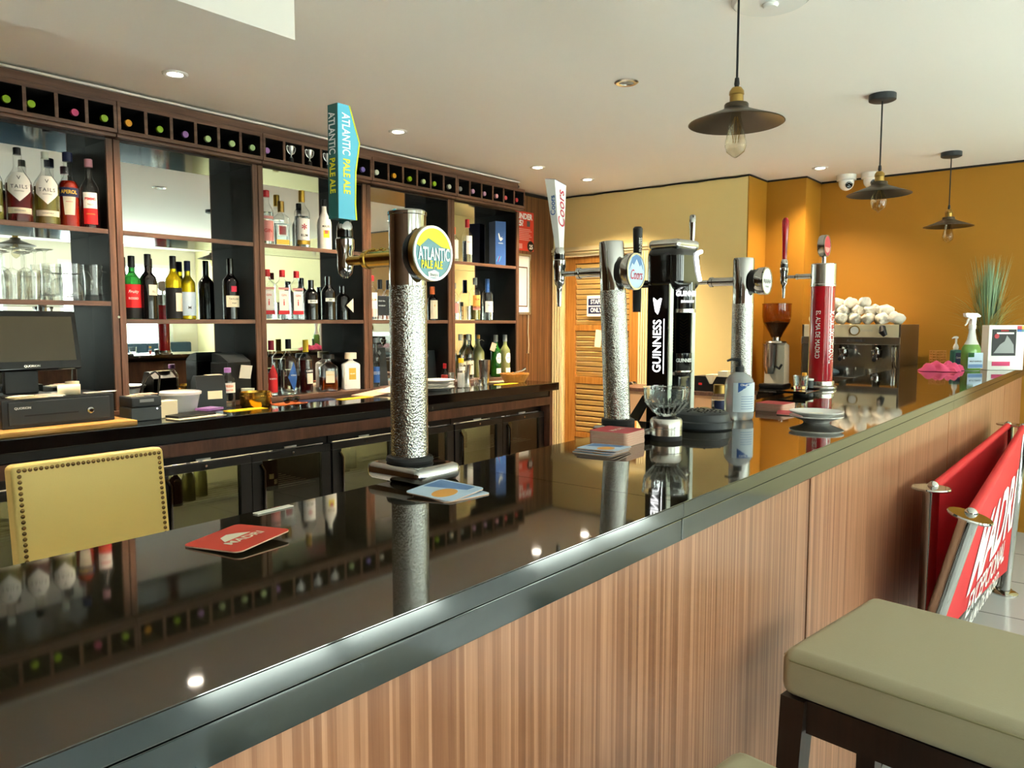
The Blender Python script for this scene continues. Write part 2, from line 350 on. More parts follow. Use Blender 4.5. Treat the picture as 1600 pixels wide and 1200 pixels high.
# dark cable run where wall meets ceiling
for k, (g, lb) in enumerate([(G().tube([(5.312, 2.15 + .1 * i, 2.412 - 0.004 * (i % 3 == 1)) for i in range(18)], 0.006, 6), 'thin dark cable pinned along the top of the yellow wall'),
        (G().tube([(4.57, 3.842, 2.408), (4.8, 3.84, 2.404), (5.31, 3.84, 2.404)], 0.012, 6), 'dark cable along the top of the walnut plank wall'),
        (G().box(5.966, 5.98, 0.2, 1.87, 2.408, 2.42), 'thin dark cable strip along the top of the orange end wall'),
        (G().tube([(5.32, 2.149, 2.412), (5.65, 2.149, 2.412), (5.643, 2.149, 2.412), (5.643, 1.863, 2.412), (5.98, 1.863, 2.412)], 0.006, 6), 'thin dark cable round the top of the orange pillar')]):
    struct('trim_%d' % (k + 1), g, 'plastic_black', lb, 'trim')
# door: white fluted surround, wooden leaf with louvre slats
def flute(y0, y1, z0, z1):
    g = G(); n = 4; w_ = (y1 - y0) / n
    g.box(5.306, 5.321, y0, y1, z0, z1)
    for i in range(n): g.box(5.296, 5.306, y0 + w_ * (i + .15), y0 + w_ * (i + .85), z0, z1)
    return g
struct('trim_5', flute(3.742, 3.846, 0, 1.93), 'frame_paint', 'pale fluted door surround against the walnut plank wall', 'door frame', 30)
struct('trim_6', flute(2.935, 3.018, 0, 1.93), 'frame_paint', 'pale fluted door surround on the handle side of the louvred door', 'door frame', 30)
g = G().box(5.302, 5.321, 2.935, 3.846, 1.93, 2.0).box(5.29, 5.302, 2.935, 3.846, 1.945, 1.955).box(5.285, 5.302, 2.935, 3.846, 1.965, 1.985)
struct('trim_7', g, 'frame_paint', 'pale moulded head of the door surround', 'door frame', 30)
door = thing('door_1', 'varnished louvred wooden door in the pale yellow wall', 'door', (5.335, 3.02, 0)); door['kind'] = 'structure'
for y0, y1 in ((0.0, 0.10), (0.615, 0.715)): G().box(0, 0.04, y0, y1, 0.005, 1.925, 0.003).out('stile', 'door_wood', door)
RAILS = [(0.02, 0.20), (0.42, 0.463), (0.873, 0.932), (1.311, 1.359), (1.865, 1.925)]
for a, b in RAILS: G().box(0, 0.04, 0.10, 0.615, a, b, 0.003).out('rail', 'door_wood', door)
slat_me = None
for (a0, a1), (b0, b1) in zip(RAILS, RAILS[1:]):
    n = int((b0 - a1) / 0.042); st = (b0 - a1) / n
    for i in range(n):
        if slat_me is None: slat_me = G().box(-0.004, 0.004, 0, 0.515, -0.0185, 0.0185, 0.002).mesh('slat', None)
        put('slat', slat_me, 'slat_wood', door, (0.022, 0.10, a1 + st * (i + .5)), (0, math.radians(-24), 0))
G().box(0.03, 0.036, 0.1, 0.615, 0.2, 1.87).out('shade_backing', 'slat_shade', door)  # dark sheet added behind the slats to paint shade into their gaps
kb = G().lathe([(0, 0), (0.026, 0), (0.026, 0.006), (0.009, 0.01), (0.009, 0.03), (0.024, 0.04), (0.028, 0.052), (0.022, 0.064), (0, 0.068)], 20, TR(0, 0.042, 0.89) @ RY(-PI / 2)).out('door_knob', 'chrome', door)
G().box(-0.004, -0.001, 0.30, 0.315, 0.78, 0.90).out('latch', 'brass', door)
sg = thing('door_sign', 'white staff only sign with blue blocks on the louvred door', 'sign', (5.330, 3.42, 1.515))
G().box(-0.008, 0, -0.09, 0.09, -0.085, 0.085).out('sign_board', 'white_label', sg, smooth=None)
for zz, s_ in ((0.032, 'STAFF'), (-0.035, 'ONLY')):
    b = G().box(-0.0095, -0.008, -0.075, 0.075, zz - 0.028, zz + 0.028).out('text_block', 'navy_label', sg, smooth=None)
    text(s_, 0.05, 'ink_white', b, TR(-0.0105, 0, zz) @ RZ(-PI / 2), sx=0.8, bold=0.03)
nt_ = G().box(-0.003, 0, -0.03, 0.03, -0.07, 0.07).out('door_note', 'napkin', None, (5.328, 3.40, 1.25), (math.radians(6), 0, 0), None)
tag(nt_, 'small cream paper note stuck below the staff sign', 'note')

# ------------------------------------------------------------------ back bar shelving and wine rack
J = [0.881 + 0.737 * i for i in range(6)]
ORD = ['first', 'second', 'third', 'fourth', 'fifth', 'sixth']
UNITN = ['glassware', 'wine', 'gin', 'middle', 'end']
YS, YR, YM = 3.62, 3.565, 3.838
LED = 0.975
for i in range(5):
    x0, x1 = J[i] + 0.0015, J[i + 1] - 0.0015
    u = thing('shelf_unit', 'tall dark walnut mirror-backed shelving bay, %s from the till end' % ORD[i], 'shelving', (x0, YS, LED), 0, 'back bar shelving bays')
    w = x1 - x0; top = 2.205 - LED
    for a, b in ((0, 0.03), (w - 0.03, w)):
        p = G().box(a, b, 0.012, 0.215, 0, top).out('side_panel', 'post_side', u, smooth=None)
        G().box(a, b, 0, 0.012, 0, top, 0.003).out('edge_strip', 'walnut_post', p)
    G().box(0.03, w - 0.03, 0.212, 0.218, 0, top).out('mirror', 'mirror', u, smooth=None)
    G().box(0.03, w - 0.03, 0.0, 0.212, top - 0.012, top).out('top_panel', 'shelf_gloss', u, smooth=None)
    for zz in (1.80, 1.476 if i == 0 else 1.395):
        sh = G().box(0.031, w - 0.031, 0.010, 0.211, zz - LED - 0.02, zz - LED).out('shelf', 'shelf_gloss', u, smooth=None)
        G().box(0.031, w - 0.031, 0.004, 0.010, zz - LED - 0.021, zz - LED + 0.0005, 0.002).out('edge_strip', 'walnut_edge', sh)
    if i == 0: G().lathe([(0, 0), (.006, 0), (.005, .002), (0, .0025)], 12, TR(w - .002, -.0005, 1.405 - LED) @ FACE_Y).out('screw_cap', 'cap_ivory', u)
led = tag(G().box(J[0], J[5], YS - 0.005, 3.85, 0.9525, LED, 0.002).out('shelf_plinth', 'walnut_edge'), 'low walnut plinth board under the whole run of shelving', 'plinth')
CAPS = [['lime', 'violet', 'lime', 'lime', 'pink', 'lime'], ['amber', 'lime', 'violet', 'pale', 'pale', 'pale'],
        ['violet', None, None, None, 'pale', 'indigo'], ['ivory', 'amber', 'lime', 'pale', 'lime', 'ivory'], ['silver', 'mauve', 'mauve', 'rose', 'red', 'darkred']]
OFF = [[0, .0, .0, -.03, .018, .02], [-.012, .012, .016, .012, .022, .016], [-.034, 0, 0, 0, 0, .01], [-.02, .0, .012, .012, -.01, .01], [-.02, -.012, -.012, .0, -.02, -.012]]
CAPN = dict(lime='lime green', pink='hot pink', amber='orange', violet='violet', pale='pale green', indigo='indigo', ivory='ivory white', mauve='mauve', silver='grey', rose='dusty rose', red='coral red', darkred='dark red')
neck = G().lathe([(0, 0.0), (0.036, 0.0), (0.037, 0.01), (0.037, 0.115), (0.030, 0.135), (0.016, 0.155), (0.0145, 0.165), (0.0145, 0.195), (0, 0.195)], 20, FACE_Y).mesh('bottle_glass')
neck.materials.append(MATS['wine_black'])
capm = {}
for i in range(5):
    x0, x1 = J[i] + 0.0015, J[i + 1] - 0.0015; w = x1 - x0
    u = thing('wine_rack', 'walnut six-hole wine rack above the %s shelving bay' % ORD[i], 'wine rack', (x0, YR, 2.205), 0, 'wine racks along the top of the back bar')
    G().box(0, w, 0.0, 0.27, 0.135, 0.156, 0.002).out('top_board', 'walnut_edge', u)
    G().box(0, w, 0.0, 0.27, 0.017, 0.035, 0.002).out('bottom_board', 'walnut_edge', u)
    G().box(0, w, 0.012, 0.05, 0.001, 0.017, 0.004).out('moulding', 'walnut_edge', u)
    G().box(0.014, w - 0.014, 0.262, 0.268, 0.035, 0.135).out('back_panel', 'rack_shade', u, smooth=None)
    for a, b, c, d in ((0.014, w - 0.014, 0.035, 0.036), (0.014, w - 0.014, 0.134, 0.135)): G().box(a, b, 0.006, 0.262, c, d).out('lining', 'rack_shade', u, smooth=None)  # black sheets added so the holes read as unlit
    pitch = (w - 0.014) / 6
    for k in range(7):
        d = G().box(k * pitch, k * pitch + 0.014, 0.005, 0.265, 0.036, 0.134).out('divider', 'rack_shade', u, smooth=None)
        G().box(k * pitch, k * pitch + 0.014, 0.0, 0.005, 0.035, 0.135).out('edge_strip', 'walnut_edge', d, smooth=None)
    for k in range(6):
        hx = x0 + 0.007 + (k + .5) * pitch; hz = 2.241
        if CAPS[i][k] and not (i == 0 and k < 2):
            c = CAPS[i][k]
            b = thing('wine_bottle', 'wine bottle with %s cap lying in the %s hole of the %s wine rack' % (CAPN[c], ORD[k], ORD[i]), 'bottle', (hx + OFF[i][k], 3.79, hz + 0.0375), 0, 'wine bottles lying in the racks')
            put('bottle_glass', neck, None, b)
            if c not in capm:
                capm[c] = G().lathe([(0.0152, 0.195), (0.0158, 0.196), (0.0158, 0.208), (0.0148, 0.212), (0.0105, 0.2125), (0, 0.211)], 20, FACE_Y).mesh('foil_cap'); capm[c].materials.append(MATS['cap_' + c])
            put('foil_cap', capm[c], None, b)
        elif i == 2 and CAPS[i][k] is None:
            t = thing('trophy_cup', 'small silver two-handled trophy cup, %s of three in the wine rack' % ORD[k - 1], 'trophy', (hx, 3.59, hz), 0, 'trophy cups in the wine rack')
            G().lathe([(0, 0), (0.013, 0), (0.013, 0.022), (0.009, 0.026), (0, 0.026)], 16).out('base', 'plastic_black', t)
            G().lathe([(0, 0.026), (0.009, 0.026), (0.003, 0.034), (0.004, 0.042), (0.013, 0.056), (0.0155, 0.075), (0.0165, 0.088), (0.0145, 0.088), (0.012, 0.060), (0, 0.052)], 20).out('cup', 'cup_silver', t)
            for s_ in (-1, 1):
                G().tube([(s_ * x_, 0, z_) for x_, z_ in ((0.006, 0.045), (0.018, 0.052), (0.026, 0.066), (0.028, 0.082), (0.022, 0.088), (0.016, 0.083))], 0.0026, 6).out('handle', 'cup_silver', t)
fas = tag(G().box(J[0], 4.49, YR + 0.004, YR + 0.03, 2.362, 2.397, 0.002).out('fascia_board', 'walnut_edge'), 'walnut fascia board running along the top of the wine racks', 'fascia')
ls = tag(G().box(J[0], 4.49, YR - 0.01, YR + 0.03, 2.3985, 2.408).out('cable_cover', 'white_gloss', smooth=None), 'thin white strip on top of the walnut fascia board', 'strip')
cb = tag(G().tube([(4.0, YR + 0.05, 2.40), (4.3, YR + 0.045, 2.396), (4.515, YR + 0.04, 2.39), (4.53, YR + 0.04, 2.378)], 0.013, 8).out('bundled_cable', 'rubber'), 'dark bundled cable ending above the last wine rack', 'cable')

# ------------------------------------------------------------------ back counter and bottle fridges
bc = thing('back_counter', 'black stone back counter running under the shelving', 'counter', (0, 0, 0))
G().box(-0.4, 4.50, 3.2, 3.85, 0.897, 0.952, 0.004).out('worktop', 'back_stone', bc)
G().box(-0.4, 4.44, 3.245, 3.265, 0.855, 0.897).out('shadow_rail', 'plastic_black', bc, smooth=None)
G().box(-0.4, 4.44, 3.225, 3.245, 0.795, 0.853, 0.002).out('apron', 'walnut_dark', bc)
G().box(4.44, 4.475, 3.24, 3.84, 0.0, 0.896).out('end_panel', 'walnut_dark', bc, smooth=None)
mat('fridge_in', 'a8a68c', 0.6); mat('fridge_lamp', 'fff4dc', 0.5, emit='fff0d8', estr=40); mat('fridge_wire', 'c4c4ba', 0.3, 0.8)
FN = ['beside the yellow chair', 'with the dark wine bottles', 'behind the pale ale tower', 'nearest the louvred door']
for i in range(4):
    fx = 0.635 + 0.95 * i
    f_ = thing('bottle_fridge', 'black two-door glass-fronted bottle fridge %s' % FN[i], 'fridge', (fx, 3.28, 0.0), 0, 'bottle fridges under the back counter')
    G().box(0.004, 0.946, 0.035, 0.53, 0.06, 0.10).box(0.004, 0.946, 0.035, 0.53, 0.745, 0.79).box(0.004, 0.03, 0.035, 0.53, 0.10, 0.745).box(0.92, 0.946, 0.035, 0.53, 0.10, 0.745).box(0.03, 0.92, 0.50, 0.53, 0.10, 0.745).out('body', 'plastic_black', f_, smooth=None)
    G().box(0.03, 0.92, 0.495, 0.499, 0.10, 0.745).out('lining', 'fridge_in', f_, smooth=None)
    G().box(0.02, 0.93, 0.06, 0.5, 0.0, 0.06).out('plinth', 'plastic_black', f_, smooth=None)
    G().box(.10, .85, .26, .275, .732, .743).out('lamp_strip', 'fridge_lamp', f_, smooth=None)
    for zz in (0.32, 0.53):
        g = G()
        for q in range(9): g.box(0.031, 0.919, 0.10 + q * 0.045, 0.103 + q * 0.045, zz, zz + 0.004)
        g.out('wire_shelf', 'fridge_wire', f_, smooth=None)
    for k in range(2):
        a, b = 0.006 + k * 0.47, 0.474 + k * 0.47
        d = G().box(a, b, 0, 0.03, 0.705, 0.742, 0.003).box(a, b, 0, 0.03, 0.105, 0.16, 0.003).box(a, a + 0.06, 0, 0.03, 0.16, 0.705, 0.003).box(b - 0.06, b, 0, 0.03, 0.16, 0.705, 0.003).out('door', 'plastic_black', f_)
        G().box(a + 0.06, b - 0.06, 0.012, 0.016, 0.16, 0.705).out('glass', 'fridge_glass', d, smooth=None)
        hx = a + 0.03 if k else b - 0.03
        G().tube([(a + 0.045, -0.004, 0.69), (a + 0.060, -0.010, 0.66), (a + 0.060, -0.010, 0.45), (a + 0.045, -0.004, 0.42)], 0.008, 8).out('handle', 'gloss_black', d)
        G().box(a + 0.20, a + 0.27, 0.02, 0.026, 0.748, 0.757).out('badge', 'white_gloss', d, smooth=None)
        G().lathe([(0, 0), (0.006, 0), (0.006, 0.003), (0, 0.003)], 10, TR(a + 0.235, 0, 0.724) @ FACE_Y).out('lock', 'steel', d)
def simple_bottle(name, label, loc, h, r, m, cap=None, group=None, nr=0.36, bf=0.6, sf=0.75):
    t = thing(name, label, 'bottle', loc, 0, group)
    G().lathe([(0, 0), (r, 0.0), (r, h * bf), (r * 0.8, h * (bf + (sf - bf) * .5)), (r * nr, h * sf), (r * nr, h * 0.93), (0, h * 0.93)], 16).out('bottle_glass', m, t)
    G().lathe([(r * nr * 1.12, h * 0.86), (r * nr * 1.12, h), (0, h)], 14).out('cap', cap or 'cap_ivory', t)
    return t
FB = [(1.75, 'wine_black', 'dark'), (1.84, 'martini_pale', 'pale green'), (1.93, 'martini_pale', 'olive'), (2.68, 'clear_glass', 'clear'), (2.77, 'clear_glass', 'empty clear'), (2.86, 'clear_glass', 'slim clear'),
      (3.63, 'clear_glass', 'clear'), (3.72, 'martini_pale', 'pale'), (3.82, 'clear_glass', 'short clear'), (4.13, 'martini_pale', 'pale'), (4.25, 'wine_yellow', 'yellow')]
for q, (x_, m_, n_) in enumerate(FB):
    simple_bottle('fridge_bottle', '%s bottle on the upper wire shelf of the fridge, %s along' % (n_, ['first', 'second', 'third', 'fourth', 'fifth', 'sixth', 'seventh', 'eighth', 'ninth', 'tenth', 'eleventh'][q]), (x_, 3.42 + 0.05 * (q % 3), 0.534), 0.16 if 'clear' in m_ else 0.19, 0.03, m_, 'cap_silver', 'bottles in the fridges')
can = thing('dark_canister', 'dark brown canister with white codes behind the fridge glass', 'canister', (2.22, 3.40, 0.534))
G().lathe([(0, 0), (0.055, 0), (0.055, 0.15), (0.05, 0.155), (0, 0.155)], 24).out('body', 'black_label', can)
for dx, dz in ((-0.01, 0.06), (0.022, 0.03)): G().patch(0.0555, dz, dz + 0.025, 0.22).xf(RZ(dx * 15)).out('code_label', 'cream_label', can)

# ------------------------------------------------------------------ bottles on the shelves
def prof(h, r, bf, sf, nr, base=0.08):
    """round bottle outline: straight body to bf, shoulder to sf, neck radius nr"""
    P = [(r * 0.9, 0), (r, h * 0.012)]
    P.append((r, h * bf))
    for k in range(1, 7):
        t = k / 6; e = 0.5 - 0.5 * math.cos(PI * t)
        P.append((r + (nr - r) * e, h * (bf + (sf - bf) * (t ** 0.9))))
    return P
def bottle(name, label, x, y, z, h, r, glass='clear_glass', liquid=None, level=0.5, bf=0.58, sf=0.74, nr=0.014, cap='gold_foil', caph=0.03, capr=None,
           labels=(), rz=-0.35, square=False, group='bottles on the back bar shelves'):
    t = thing(name, label, 'bottle', (x, y, z), rz, group)
    top = h - caph * 0.9
    P = prof(h, r, bf, sf, nr)
    if square:
        def sq(pr, M=Matrix()):
            g = G(); rings = []
            for rr, zz in pr:
                c = min(rr * 0.28, rr); ring = []
                for (sx, sy), a in (((1, 1), 0), ((-1, 1), 90), ((-1, -1), 180), ((1, -1), 270)):
                    for q in range(4):
                        an = math.radians(a + 30 * q); ring.append(g.bm.verts.new((sx * (rr - c) + c * math.cos(an), sy * (rr - c) * square + c * math.sin(an) * square, zz)))
                rings.append(ring)
            for A, B in zip(rings, rings[1:]):
                for k in range(16): g.bm.faces.new((A[k], A[(k + 1) % 16], B[(k + 1) % 16], B[k]))
            g.bm.faces.new(rings[0][::-1]); g.bm.faces.new(rings[-1]); return g
        Q = P + [(nr, top)]
        sq(Q).out('bottle_glass', glass, t)
        if liquid: sq([(r * .93, 0.006), (r * .93, min(level, bf) * h)]).out('liquid', liquid, t)
    else:
        G().lathe([(0, 0.002)] + P + [(nr, top), (0, top)], 24).out('bottle_glass', glass, t)
        if liquid:
            lv = level * h; I = [(0, 0.006)]
            for rr, zz in P:
                if zz < lv: I.append((max(rr - 0.0025, 0.004), max(zz, 0.006)))
            rl = I[-1][0]
            for (ra, za), (rb, zb) in zip(P, P[1:]):
                if za <= lv <= zb: rl = ra + (rb - ra) * (lv - za) / max(zb - za, 1e-6) - 0.0025
            I += [(rl, lv), (0, lv)]
            G().lathe(I, 20).out('liquid', liquid, t)
    cr = capr or nr * 1.15
    if cap: G().lathe([(0, h - caph), (cr, h - caph), (cr, h - 0.002), (cr - 0.002, h), (0, h)], 18).out('cap', cap, t)
    for L in labels:
        R = r + 0.0008; zc = (L['z0'] + L['z1']) / 2
        if square:
            a = G().box(-L['w'] / 2, L['w'] / 2, -r * square - 0.0012, -r * square - 0.0002, L['z0'], L['z1']).out('label', L['m'], t, smooth=None)
        elif 'pts' in L: a = G().wrap(R, L['pts']).out('label', L['m'], t)
        else: a = G().patch(R, L['z0'], L['z1'], min(L['w'] / 2 / R, 2.6), 14).out('label', L['m'], t)
        for tx in L.get('t', ()):
            s_, sz, m_, dz = tx[:4]; kw = tx[4] if len(tx) > 4 else {}
            if square: text(s_, sz, m_, a, TR(0, -r * square - 0.0018, zc + dz), **kw)
            else: text(s_, sz, m_, a, TR(0, 0, zc + dz), bend=R + 0.0008, **kw)
    return t
A_, B_, B1_ = 1.8005, 1.3955, 1.4765
def hexl(w, z0, z1): m_ = (z1 - z0); return [(0, z0), (w / 2, z0 + m_ * .38), (w / 2, z0 + m_ * .72), (w * .2, z1), (-w * .2, z1), (-w / 2, z0 + m_ * .72), (-w / 2, z0 + m_ * .38)]
def tails(x, y, liq, lb, cap, n):
    bottle('cocktail_bottle', lb, x, y, A_, 0.314, 0.050, 'clear_glass', liq, 0.52, 0.50, 0.76, 0.016, cap, 0.03, 0.0145,
           [dict(z0=.10, z1=.20, w=.1, m='white_label', pts=hexl(.094, .085, .205), t=[('V', .022, 'grey_ink', .032), ('TAILS', .021, 'grey_ink', -.004, dict(spacing=1.3)), ('COCKTAILS', .0065, 'grey_ink', -.022)]),
            dict(z0=.035, z1=.06, w=.1, m='cream_label', t=[('COCKTAILS', .008, 'grey_ink', 0)])], rz=-0.3)
tails(1.148, 3.70, 'liquid_lime', 'clear cocktail bottle at the frame edge with white hexagon label', 'cap_ivory', 0)
tails(1.258, 3.70, 'liquid_red', 'red cocktail bottle with black cap and white hexagon label on the top shelf', 'plastic_black', 1)
tails(1.365, 3.70, 'liquid_lime', 'yellow-green cocktail bottle with white cap and hexagon label on the top shelf', 'cap_ivory', 2)
bottle('aperitif_bottle', 'orange-red aperitif bottle with navy cap and dark banner label', 1.467, 3.73, A_, 0.333, 0.043, 'clear_glass', 'liquid_orange', 0.62, 0.52, 0.72, 0.017, 'navy_label', 0.04, 0.02,
       [dict(z0=.135, z1=.175, w=.09, m='navy_label', t=[('APEROL', .022, 'ink_gold', 0, dict(bold=.03, sx=.85))]), dict(z0=.05, z1=.135, w=.05, m='cream_label', pts=[(-.02, .055), (.02, .055), (.026, .135), (-.026, .135)], t=[('APERITIVO', .006, 'ink_red', .02)])])
bottle('fruit_cup_bottle', 'dark fruit cup bottle with pale pink cap and red and white label', 1.543, 3.70, A_, 0.312, 0.038, 'clear_glass', 'liquid_deep', 0.42, 0.55, 0.76, 0.014, 'cap_rose', 0.036, 0.017,
       [dict(z0=.09, z1=.16, w=.06, m='white_label', t=[('PIMMS', .017, 'red_label', .006, dict(bold=.03)), ('No.1', .012, 'grey_ink', -.018)]), dict(z0=.02, z1=.089, w=.06, m='red_label', t=[('ORIGINAL', .008, 'ink_gold', .01)])])
def wine(x, y, h, lb, glass, cap, labels, caph=.055, r=.038, shoulder=None, rz=-.3):
    t = bottle('wine_bottle', lb, x, y, B_, h, r, glass, None, 0, 0.60, 0.76, 0.0145, cap, caph, 0.0155, labels, rz, group='wine bottles on the second bay shelf')
    return t
wine(1.726, 3.72, .300, 'wine bottle with green shoulder and wide red label, first in the wine bay', 'bottle_green', 'plastic_black', [dict(z0=.055, z1=.165, w=.16, m='red_label', t=[('Fruity', .02, 'ink_white', .02, dict(shear=.3)), ('ROSSO', .014, 'ink_white', -.012)]), dict(z0=.004, z1=.055, w=.2, m='ink_black')])
wine(1.794, 3.70, .312, 'black red-wine bottle with cream label offset to one side', 'wine_black', 'plastic_black', [dict(z0=.115, z1=.165, w=.05, m='cream_label', t=[('ELI', .016, 'grey_ink', -.008)])], rz=.25)
wine(1.924, 3.71, .312, 'tall yellow white-wine bottle with dark sleeve and white side label', 'wine_yellow', 'plastic_black', [dict(z0=.004, z1=.155, w=.2, m='ink_black'), dict(z0=.04, z1=.13, w=.045, m='cream_label')], .063, rz=.35)
wine(2.041, 3.79, .299, 'shorter yellow wine bottle with grey label behind the tall yellow one', 'wine_yellow', 'navy_label', [dict(z0=.02, z1=.14, w=.14, m='sky_card', t=[('M', .02, 'ink_black', -.02)])], .052, .036)
wine(2.234, 3.71, .320, 'black port bottle with cream label standing alone in the wine bay', 'wine_black', 'gloss_black', [dict(z0=.065, z1=.125, w=.085, m='cream_label', t=[('TAYLORS', .013, 'ink_black', .012), ('PORT', .01, 'ink_black', -.01)]), dict(z0=.145, z1=.175, w=.03, m='ink_red')], .08, .041, rz=-.1)
GS = 'spirit bottles on the gin bay shelves'
bottle('gin_bottle', 'pink gin bottle with red cap and salmon label on the upper gin shelf', 2.455, 3.70, A_, .294, .036, 'clear_glass', 'liquid_clear', .6, .60, .80, .014, 'red_plastic', .036, .017, [dict(z0=.02, z1=.13, w=.075, m='pink_label', t=[('GIN', .026, 'red_label', 0)]), dict(z0=.14, z1=.155, w=.075, m='pink_label')], group=GS)
bottle('gin_bottle', 'short square gin bottle with round red seal and gold stopper', 2.546, 3.70, A_, .246, .041, 'clear_glass', 'liquid_clear', .5, .60, .76, .014, 'antique_brass', .06, .018, [dict(z0=.055, z1=.115, w=.05, m='white_label'), dict(z0=.062, z1=.108, w=.036, m='red_label'), dict(z0=.008, z1=.035, w=.07, m='gold_foil')], square=.75, group=GS)
bottle('rum_bottle', 'tall clear rum bottle with gold cap and white flower label', 2.692, 3.71, A_, .325, .043, 'clear_glass', 'liquid_clear', .55, .60, .78, .0155, 'gold_foil', .066, .0175, [dict(z0=.045, z1=.165, w=.085, m='white_label', t=[('RUM', .02, 'ink_black', -.035), ('*', .07, 'ink_red', .0)]), dict(z0=.02, z1=.042, w=.085, m='gold_foil')], group=GS)
bottle('coconut_rum_bottle', 'opaque white coconut rum bottle with black cap', 2.846, 3.71, A_, .294, .042, 'white_gloss', None, 0, .50, .80, .014, 'plastic_black', .041, .016, [dict(z0=.12, z1=.15, w=.06, m='white_label', t=[('MALIBU', .018, 'ink_black', 0, dict(sx=.8))]), dict(z0=.07, z1=.112, w=.036, m='ink_yellow'), dict(z0=.092, z1=.1125, w=.022, m='ink_red')], group=GS)
for x_, y_, lb in ((2.455, 3.71, 'half hidden by the post'), (2.537, 3.69, 'in front of the other two'), (2.644, 3.71, 'beside the black bottles')):
    bottle('gin_bottle', 'clear red-capped gin bottle %s on the lower gin shelf' % lb, x_, y_, B_, .275, .037, 'clear_glass', 'liquid_clear', .35, .68, .82, .014, 'red_plastic', .039, .016,
           [dict(z0=.05, z1=.16, w=.05, m='white_label', t=[('GIN', .016, 'red_label', .03), ('i', .05, 'red_label', -.01)]), dict(z0=.03, z1=.052, w=.06, m='red_label'), dict(z0=.165, z1=.178, w=.06, m='pink_label')], square=.8, group=GS)
for x_, y_, h_, lb, cb_ in ((2.750, 3.72, .229, 'squat black gin bottle with white band, left of the black trio', 'BLACK'), (2.858, 3.70, .255, 'tall black gin bottle with red and white label, middle of the black trio', 'GIN'), (2.979, 3.72, .204, 'small black spirit bottle behind a white paper triangle', '')):
    bottle('black_bottle', lb, x_, y_, B_, h_, .042, 'gloss_black', None, 0, .62, .82, .016, 'gloss_black', .05, .017, [dict(z0=h_ * .42, z1=h_ * .5, w=.06, m='white_label', t=[(cb_, .011, 'ink_black', 0)])] if cb_ else [], group=GS)
tg = tag(G().prism([(-.03, 0), (.022, .042), (.022, -.042)], 0, .002, 'XZ').out('paper_tag', 'cream_label', None, (2.985, 3.655, 1.482), None, None), 'white triangular paper tag propped before the small black bottle', 'tag')
DZ = LED + .0005
VS = 'bottles standing on the walnut plinth'
bottle('vodka_bottle', 'clear vodka bottle with dark red cap and pointed red label', 2.462, 3.70, DZ, .306, .036, 'clear_glass', 'liquid_clear', .5, .60, .76, .014, 'ink_red', .053, .016, [dict(z0=.02, z1=.17, w=.06, m='red_label', pts=[(-.028, .02), (.028, .02), (.028, .12), (0, .175), (-.028, .12)], t=[('VODKA', .012, 'ink_white', 0)])], group=VS)
bottle('vodka_bottle', 'clear vodka bottle with black cap and blue diamond label', 2.566, 3.69, DZ, .312, .044, 'clear_glass', 'liquid_clear', .45, .60, .78, .014, 'ink_black', .054, .016, [dict(z0=.04, z1=.18, w=.06, m='blue_label', pts=[(0, .02), (.034, .10), (0, .185), (-.034, .10)], t=[('VODKA', .011, 'ink_white', .0)])], rz=0.05, group=VS)
bottle('bitter_bottle', 'dark red bitter bottle with yellow foil cap and cream label', 2.689, 3.70, DZ, .306, .039, 'clear_glass', 'liquid_deep', .62, .62, .78, .0145, 'yellow_plastic', .07, .0165, [dict(z0=.115, z1=.14, w=.07, m='ink_black', t=[('CAMPARI', .016, 'ink_white', 0, dict(bold=.03, sx=.8))]), dict(z0=.055, z1=.115, w=.045, m='cream_label')], rz=.1, group=VS)
bottle('amaretto_bottle', 'square amber amaretto bottle with flat black stopper', 2.849, 3.70, DZ, .216, .052, 'clear_glass', 'liquid_amber', .38, .62, .82, .013, 'plastic_black', .026, .034, [dict(z0=.05, z1=.12, w=.052, m='cream_label', t=[('AMARETTO', .009, 'ink_gold', .012)])], square=.6, group=VS)
bottle('cream_liqueur_bottle', 'square opaque white cream liqueur bottle with cream stopper', 3.015, 3.70, DZ, .223, .052, 'white_gloss', None, 0, .66, .80, .013, 'cream_label', .038, .036, [dict(z0=.06, z1=.13, w=.044, m='gold_foil', t=[('VELVET', .010, 'ink_white', 0)])], square=.6, group=VS)
MS = 'bottles in the bay behind the pale ale tower'
bottle('liqueur_bottle', 'red-capped bottle with white and orange label beside the pale ale tower', 3.19, 3.70, B_, .275, .034, 'clear_glass', 'liquid_clear', .6, .60, .80, .013, 'red_plastic', .035, .016, [dict(z0=.02, z1=.17, w=.07, m='white_label', t=[('RUM', .02, 'orange_card', .03)]), dict(z0=.02, z1=.07, w=.072, m='orange_card')], group=MS)
bottle('whiskey_bottle', 'square black-label whiskey bottle next to the red-capped one', 3.275, 3.72, B_, .255, .034, 'clear_glass', 'liquid_amber', .6, .62, .80, .013, 'plastic_black', .06, .015, [dict(z0=.03, z1=.15, w=.058, m='black_label', t=[('OLD No.', .012, 'ink_white', .03), ('WHISKEY', .011, 'ink_white', 0)])], square=.9, group=MS)
bottle('whiskey_bottle', 'second black-capped whiskey bottle half hidden by the pale ale tower', 3.355, 3.73, B_, .255, .034, 'clear_glass', 'liquid_amber', .6, .62, .80, .013, 'plastic_black', .06, .015, [dict(z0=.03, z1=.15, w=.058, m='black_label')], square=.9, group=MS)
bottle('liqueur_bottle', 'dark liqueur bottle with copper cap and big white label', 3.732, 3.71, B_, .227, .036, 'wine_black', None, 0, .60, .76, .014, 'orange_card', .052, .017, [dict(z0=.01, z1=.135, w=.06, m='cream_label', t=[('*', .03, 'ink_gold', .02)])], group=MS)
